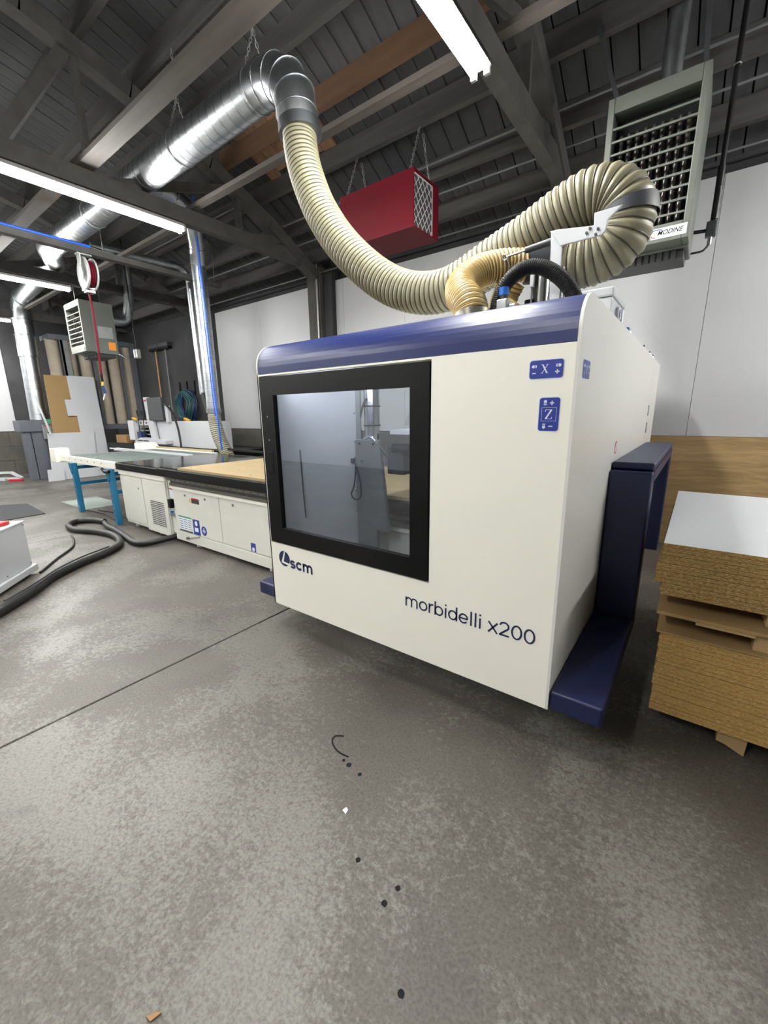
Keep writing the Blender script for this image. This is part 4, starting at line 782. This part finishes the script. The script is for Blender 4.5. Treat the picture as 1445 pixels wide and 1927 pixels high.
MB().box((.10, 2.118, z+.066), (.296, 2.30, z+.0765)).build('shim_strip', 'lumber', pal)
for x_ in (.33, 1.4, 2.7): MB().box((x_, 2.2, z+.094), (x_+.10, 3.55, z+.155)).build('upper_bearer', 'lumber', pal)
z += .157
for i in range(13):
    x0 = -.045 if i < 3 else (-.07 if i < 8 else -.055)
    chipsheet(x0, 3.0, 2.17, 3.69, z, .0188, 'chip_dark', 'panel_white' if i == 12 else 'chip_dark', 'melamine_board', 'white topmost melamine sheet of the upper stack' if i == 12 else 'coarse particle board, '+ORD[12-i]+' sheet from the top of the upper stack', None if i == 12 else 'melamine sheets in the upper stack'); z += .0188
for i, x_ in enumerate((.245, 1.5, 2.7)): tag(MB().prism([(0, .098), (.105, .098), (.10, .0), (.07, .012), (.03, .03), (.0, .035)], lambda u, v, t: (x_+u, t, v), 2.16, 3.5).build('skid', 'lumber'), ['chipped timber skid under the lower board stack', 'middle timber skid under the lower board stack, out of frame', 'far timber skid under the lower board stack, out of frame'][i], 'skid')

# ================================================================== FAR LEFT BACKGROUND
dc = thing('dust_collector', 'dust collector with a row of tall beige filter tubes', 'dust collector', (-13.4, 4.6, 0))
MB().box((-13.7, 3.75, 3.40), (-13.05, 5.66, 3.52)).build('top_plenum', 'frame_grey', dc, .01); MB().box((-13.7, 3.75, 1.18), (-13.05, 5.66, 1.32)).build('lower_plenum', 'frame_grey', dc, .01)
for y in (3.78, 4.12, 4.46, 4.80, 5.14, 5.47):
    MB().tube([(-13.28, y+.08, 1.30), (-13.28, y+.08, 3.42)], .135, 18).build('filter_tube', 'bag', dc)
for y in (4.0, 4.05+.62, 5.33): MB().box((-13.10, y-.03, 1.32), (-13.05, y+.03, 3.40)).build('post', 'frame_grey', dc)
MB().box((-13.10, 3.98, 1.32), (-13.05, 4.14, 3.40)).build('steel_strip', 'alu', dc); MB().box((-13.18, 5.60, 0), (-13.0, 5.70, 3.5)).build('end_post', 'frame_grey', dc)
for y in (3.8, 5.5): MB().box((-13.7, y, 0), (-13.6, y+.1, 1.18)).build('leg', 'frame_grey', dc)
cs = thing('collector_stand', 'grey steel stand and switch box under the wide duct', 'stand', (-13.35, 3.2, 0))
MB().box((-13.6, 2.85, 1.18), (-13.05, 3.72, 1.45)).build('inlet_box', 'frame_grey', cs, .01)
for y, w_ in ((2.90, .16), (3.06, .30)): MB().box((-13.35, y, 0), (-13.12, y+w_*.9, 1.18)).build('leg', 'frame_grey', cs, .008)
MB().box((-13.04, 3.26, 1.0), (-12.94, 3.52, 1.34)).build('switch_box', 'alu', cs, .006); MB().box((-12.939, 3.35, 1.36), (-12.935, 3.45, 1.48)).build('green_tag', 'green', cs); MB().box((-12.939, 3.28, 1.31), (-12.935, 3.5, 1.33)).build('red_strip', 'red', cs)
MB().tube([(-13.0, 3.36, 1.0), (-13.0, 3.37, .7), (-13.05, 3.36, .5)], .025, 8).build('conduit', 'alu', cs)
for z_, y_ in ((1.2, 3.48), (1.14, 3.36), (1.25, 3.48)): MB().cyl((-12.945, y_, z_), (-12.93, y_, z_), .02, 10).build('button', 'black', cs)
# leaning sheets
def lean(xb, yb0, yb1, zb, zt, xt, dy, m, nm, lab, th=.02):
    MBo = MB().hexa([(xb, yb0, zb), (xb, yb1, zb), (xb-th, yb1, zb), (xb-th, yb0, zb)], [(xt, yb0+dy, zt), (xt, yb1+dy, zt), (xt-th, yb1+dy, zt), (xt-th, yb0+dy, zt)]); return tag(MBo.build(nm, m), lab, 'board')
lean(-12.66, 3.36, 4.45, 0, 2.53, -12.92, .12, 'mdf', 'brown_sheet', 'tall brown sheet leaning behind the white sheets', .02)
tag(MB().prism([(3.70, 0), (4.50, 0), (4.52, 2.53), (3.93, 2.53), (3.92, 1.95), (3.78, 1.95), (3.78, 1.55), (3.97, 1.55), (3.97, 1.1), (3.70, 1.1)], lambda u, v, t: (-12.60-v*.105-t, u, v), 0, .02).build('white_sheet', 'panel_white'), 'tall white notched sheet leaning at far left', 'board')
lean(-12.55, 3.16, 4.15, 0, 1.14, -12.67, .10, 'panel_white', 'white_sheet', 'short white sheet leaning in front of the tall notched one')
lean(-12.45, 3.05, 3.38, 0, .28, -12.48, .02, 'panel_white', 'white_offcut', 'small white offcut standing at the foot of the leaning sheets')
tag(MB().bar((-12.5, 3.28, 1.12), (-12.9, 3.22, 2.05), .03, .03).build('white_batten', 'panel_white'), 'thin white batten rising behind the leaning sheets', 'batten')
# second machine at the back
cn = thing('small_router', 'second white router with black bed and monitor behind the feed table', 'machine', (-9.9, 4.9, 0)); cy = 4.42
MB().box((-12.4, cy+.05, .05), (-6.95, 5.35, .60)).build('base', 'panel_white', cn); MB().box((-12.45, cy, .62), (-6.9, 5.4, .86)).build('black_bed', 'black', cn, .008); MB().box((-12.3, cy-.003, .70), (-11.9, cy-.0005, .73)).build('name_strip', 'print_white', cn)
MB().box((-9.75, cy+.06, .87), (-7.2, cy+.30, 1.40)).build('gantry_cover', 'panel_white', cn, .008); MB().box((-11.25, cy+.10, .95), (-10.95, cy+.35, 1.42)).build('gantry_end', 'panel_white', cn, .01); MB().box((-9.98, cy+.08, .95), (-9.76, cy+.35, 1.42)).build('gantry_end', 'panel_white', cn, .01)
MB().box((-10.95, cy+.22, 1.30), (-9.98, cy+.35, 1.42)).build('gantry_beam', 'panel_white', cn)
for z_ in (1.08, 1.17, 1.25): MB().box((-10.95, cy+.20, z_), (-9.98, cy+.23, z_+.03)).build('gantry_rail', 'steel', cn)
for k in range(5): MB().prism(disc(-10.8+k*.14, 1.36, .025, 10), lambda u, v, t: (u, t, v), cy+.214, cy+.22).build('gantry_hole', 'black', cn)
MB().box((-10.85, cy+.12, .90), (-10.65, cy+.22, 1.15)).build('drill_head', 'darkblue', cn)
MB().box((-11.95, cy+.5, 1.0), (-11.2, cy+.75, 1.38)).build('rear_tank', 'black', cn, .02)
for k, x_ in enumerate((-10.9, -10.65, -10.4)): MB().tube(spline([(x_-.3, cy+.35, 1.42), (x_-.25, cy+.3, 1.65), (x_, cy+.22, 1.6), (x_+.12, cy+.16, 1.35), (x_+.15, cy+.14, 1.15)], .06), .010, 6).build('air_hose', 'rubber', cn)
for k, (a, b) in enumerate(((-11.0, 1.42), (-9.95, 1.42), (-8.6, 1.40), (-10.25, 1.42))): MB().tube(spline([(a, cy+.15, b+.03), (a+.1, cy+.1, b+.05), (a+.22, cy+.13, b+.01)], .03), .028, 6).build('yellow_cable', 'yellow', cn)
MB().prism([(-9.82, .95), (-9.60, .95), (-9.66, 1.42), (-9.79, 1.42), (-9.79, 1.92), (-9.98, 1.92), (-9.92, 1.42)], lambda u, v, t: (u, t, v), cy-.02, cy+.04).build('monitor_stand', 'panel_white', cn, .005); MB().box((-9.93, cy-.03, 1.83), (-9.85, cy-.022, 1.87)).build('red_badge', 'red', cn)
mo = MB().box((-9.78, cy-.04, 1.42), (-9.14, cy+.02, 1.90)).build('monitor', 'dark_grey', cn, .008); MB().box((-9.10, cy+.0, 1.38), (-8.98, cy+.06, 1.72)).build('control_arm', 'panel_white', cn)
MB().prism([(-10.5, .90), (-9.05, .92), (-9.05, 1.0), (-10.20, 1.04), (-10.5, .96)], lambda u, v, t: (u, t, v), cy-.10, cy+.05).build('keyboard_tray', 'panel_white', cn, .006); MB().box((-10.35, cy-.105, .965), (-10.1, cy-.098, .985)).build('tray_slot', 'black', cn); MB().box((-10.05, cy-.105, .965), (-9.8, cy-.098, .985)).build('tray_slot', 'black', cn)
MB().tube(spline([(-9.1, cy, 1.75), (-8.95, cy-.02, 1.72), (-8.72, cy-.03, 1.55), (-8.55, cy-.04, 1.2), (-8.5, cy-.05, .7)], .08), .022, 8).build('thick_cable', 'rubber', cn)
tag(MB().box((-12.0, 4.50, .865), (-11.40, 4.78, 1.06)).build('cardboard_box', 'cardboard', None, .005), 'open brown cardboard box on the black bed at the back', 'box')
MB().prism([(-9.3, .78), (-8.56, .78), (-8.56, .90), (-8.75, 1.0), (-9.3, .98)], lambda u, v, t: (u, t, v), 3.80, 3.98).build('drive_housing', 'cream', ft, .006)
tag(MB().box((-8.6, 3.905, .90), (-6.6, 3.95, .93)).build('wood_edge_strip', 'ply'), 'pale wooden strip along the back of the feed table', 'strip')
# brooms and coiled hose on the rear wall
for k, (x_, m_) in enumerate(((-11.72, 'broom_wood'), (-11.2, 'mid_grey'))):
    br = thing('push_broom', ['broom with yellow wooden handle hanging on the dark wall', 'broom with grey handle hanging on the dark wall'][k], 'broom', (x_, 5.62, 1.6)); MB().cyl((x_, 5.66, 3.20), (x_+.02, 5.64, 1.6), .02, 8).build('handle', m_, br); MB().box((x_-.25, 5.60, 3.18), (x_+.25, 5.71, 3.24)).build('head', 'black', br, .01); MB().box((x_-.25, 5.60, 3.24), (x_+.25, 5.71, 3.33)).build('bristles', 'dark_grey', br)
co = thing('hose_coil', 'coil of teal and blue hose hanging on the dark wall', 'hose', (-10.3, 5.6, 1.4))
for k in range(9):
    rr = .30+.012*k; m_ = 'teal' if k < 6 else 'darkblue'; c_ = (-10.62+.035*k+random.uniform(-.02, .02), 5.63+.008*k-.04, 1.76+random.uniform(-.03, .03)); mb = MB(); mb.tube([(c_[0]+rr*.9*math.cos(a*math.pi/14), c_[1]+.02*math.sin(a*.9), c_[2]+rr*math.sin(a*math.pi/14)) for a in range(28)], .016, 6, False, 0, True, True); mb.build('hose_loop', m_, co, fix=False)
for k, x_ in enumerate((-10.8, -10.45, -10.1)): tag(MB().bar((x_, 5.70, 2.02), (x_, 5.70, 2.35), .05, .03, (0, 1, 0)).build('wall_hook', 'black_iron'), ['leftmost iron hook above the hose coil', 'middle iron hook above the hose coil', 'rightmost iron hook above the hose coil'][k], 'hook')
# hose reel
RO = .09
hr = thing('hose_reel', 'hanging hose reel with red air hose below the ceiling', 'hose reel', (-7.4, 2.62, 3.28))
RC = Vector((-7.40, 2.66, 3.53)); mb = MB()
MB().box((-7.45, 2.64, 3.765), (-7.35, 2.82, 3.785)).build('mount_plate', 'alu', hr); MB().prism([(-.05, .25), (.05, .25), (.035, .1), (.06, 0), (.035, -.12), (.03, -.24), (-.03, -.24), (-.035, -.12), (-.06, 0), (-.035, .1)], lambda u, v, t: (RC.x+u*1.3, t, RC.z+v), 2.66, 2.675).build('side_arm', 'alu', hr, .003)
for y in (2.70, 2.81): MB().ring((RC.x, y, RC.z), (0, 1, 0), .205, .014, 28, 6).build('reel_rim', 'lamp_housing', hr); MB().prism(disc(RC.x, RC.z, .198, 28), lambda u, v, t: (u, t, v), y-.004, y+.004).build('reel_flange', 'alu', hr)
mb = MB()
for k in range(3): mb.ring((RC.x, 2.728+k*.028, RC.z), (0, 1, 0), .165, .0145, 24, 6)
mb.build('hose_wraps', 'red_paint', hr, fix=False); MB().cyl((RC.x, 2.67, RC.z), (RC.x, 2.82, RC.z), .03, 12).build('axle', 'steel', hr); MB().box((RC.x-.05, 2.68, RC.z-.26), (RC.x+.05, 2.80, RC.z-.222)).build('hose_guide', 'alu', hr, .006)
rh = thing('red_hose', 'red air hose hanging from the reel with blue nozzle', 'hose', (-7.4, 2.66, 1.9))
MB().tube(spline([(-7.40, 2.73, 3.268), (-7.39, 2.73, 2.9), (-7.38, 2.72, 2.5), (-7.37, 2.70, 2.12)], .08), .016, 8).build('hose', 'red_paint', rh); MB().cyl((-7.37, 2.70, 2.14), (-7.37, 2.70, 2.03), .018, 8).build('coupling', 'black', rh); MB().cyl((-7.37, 2.70, 2.03), (-7.37, 2.69, 1.97), .016, 8).build('brass_fitting', 'yellow', rh); MB().bar((-7.37, 2.69, 1.97), (-7.37, 2.71, 1.86), .03, .04).build('gun_body', 'darkblue', rh); MB().cyl((-7.37, 2.71, 1.86), (-7.37, 2.67, 1.76), .009, 8).build('gun_tip', 'panel_white', rh)
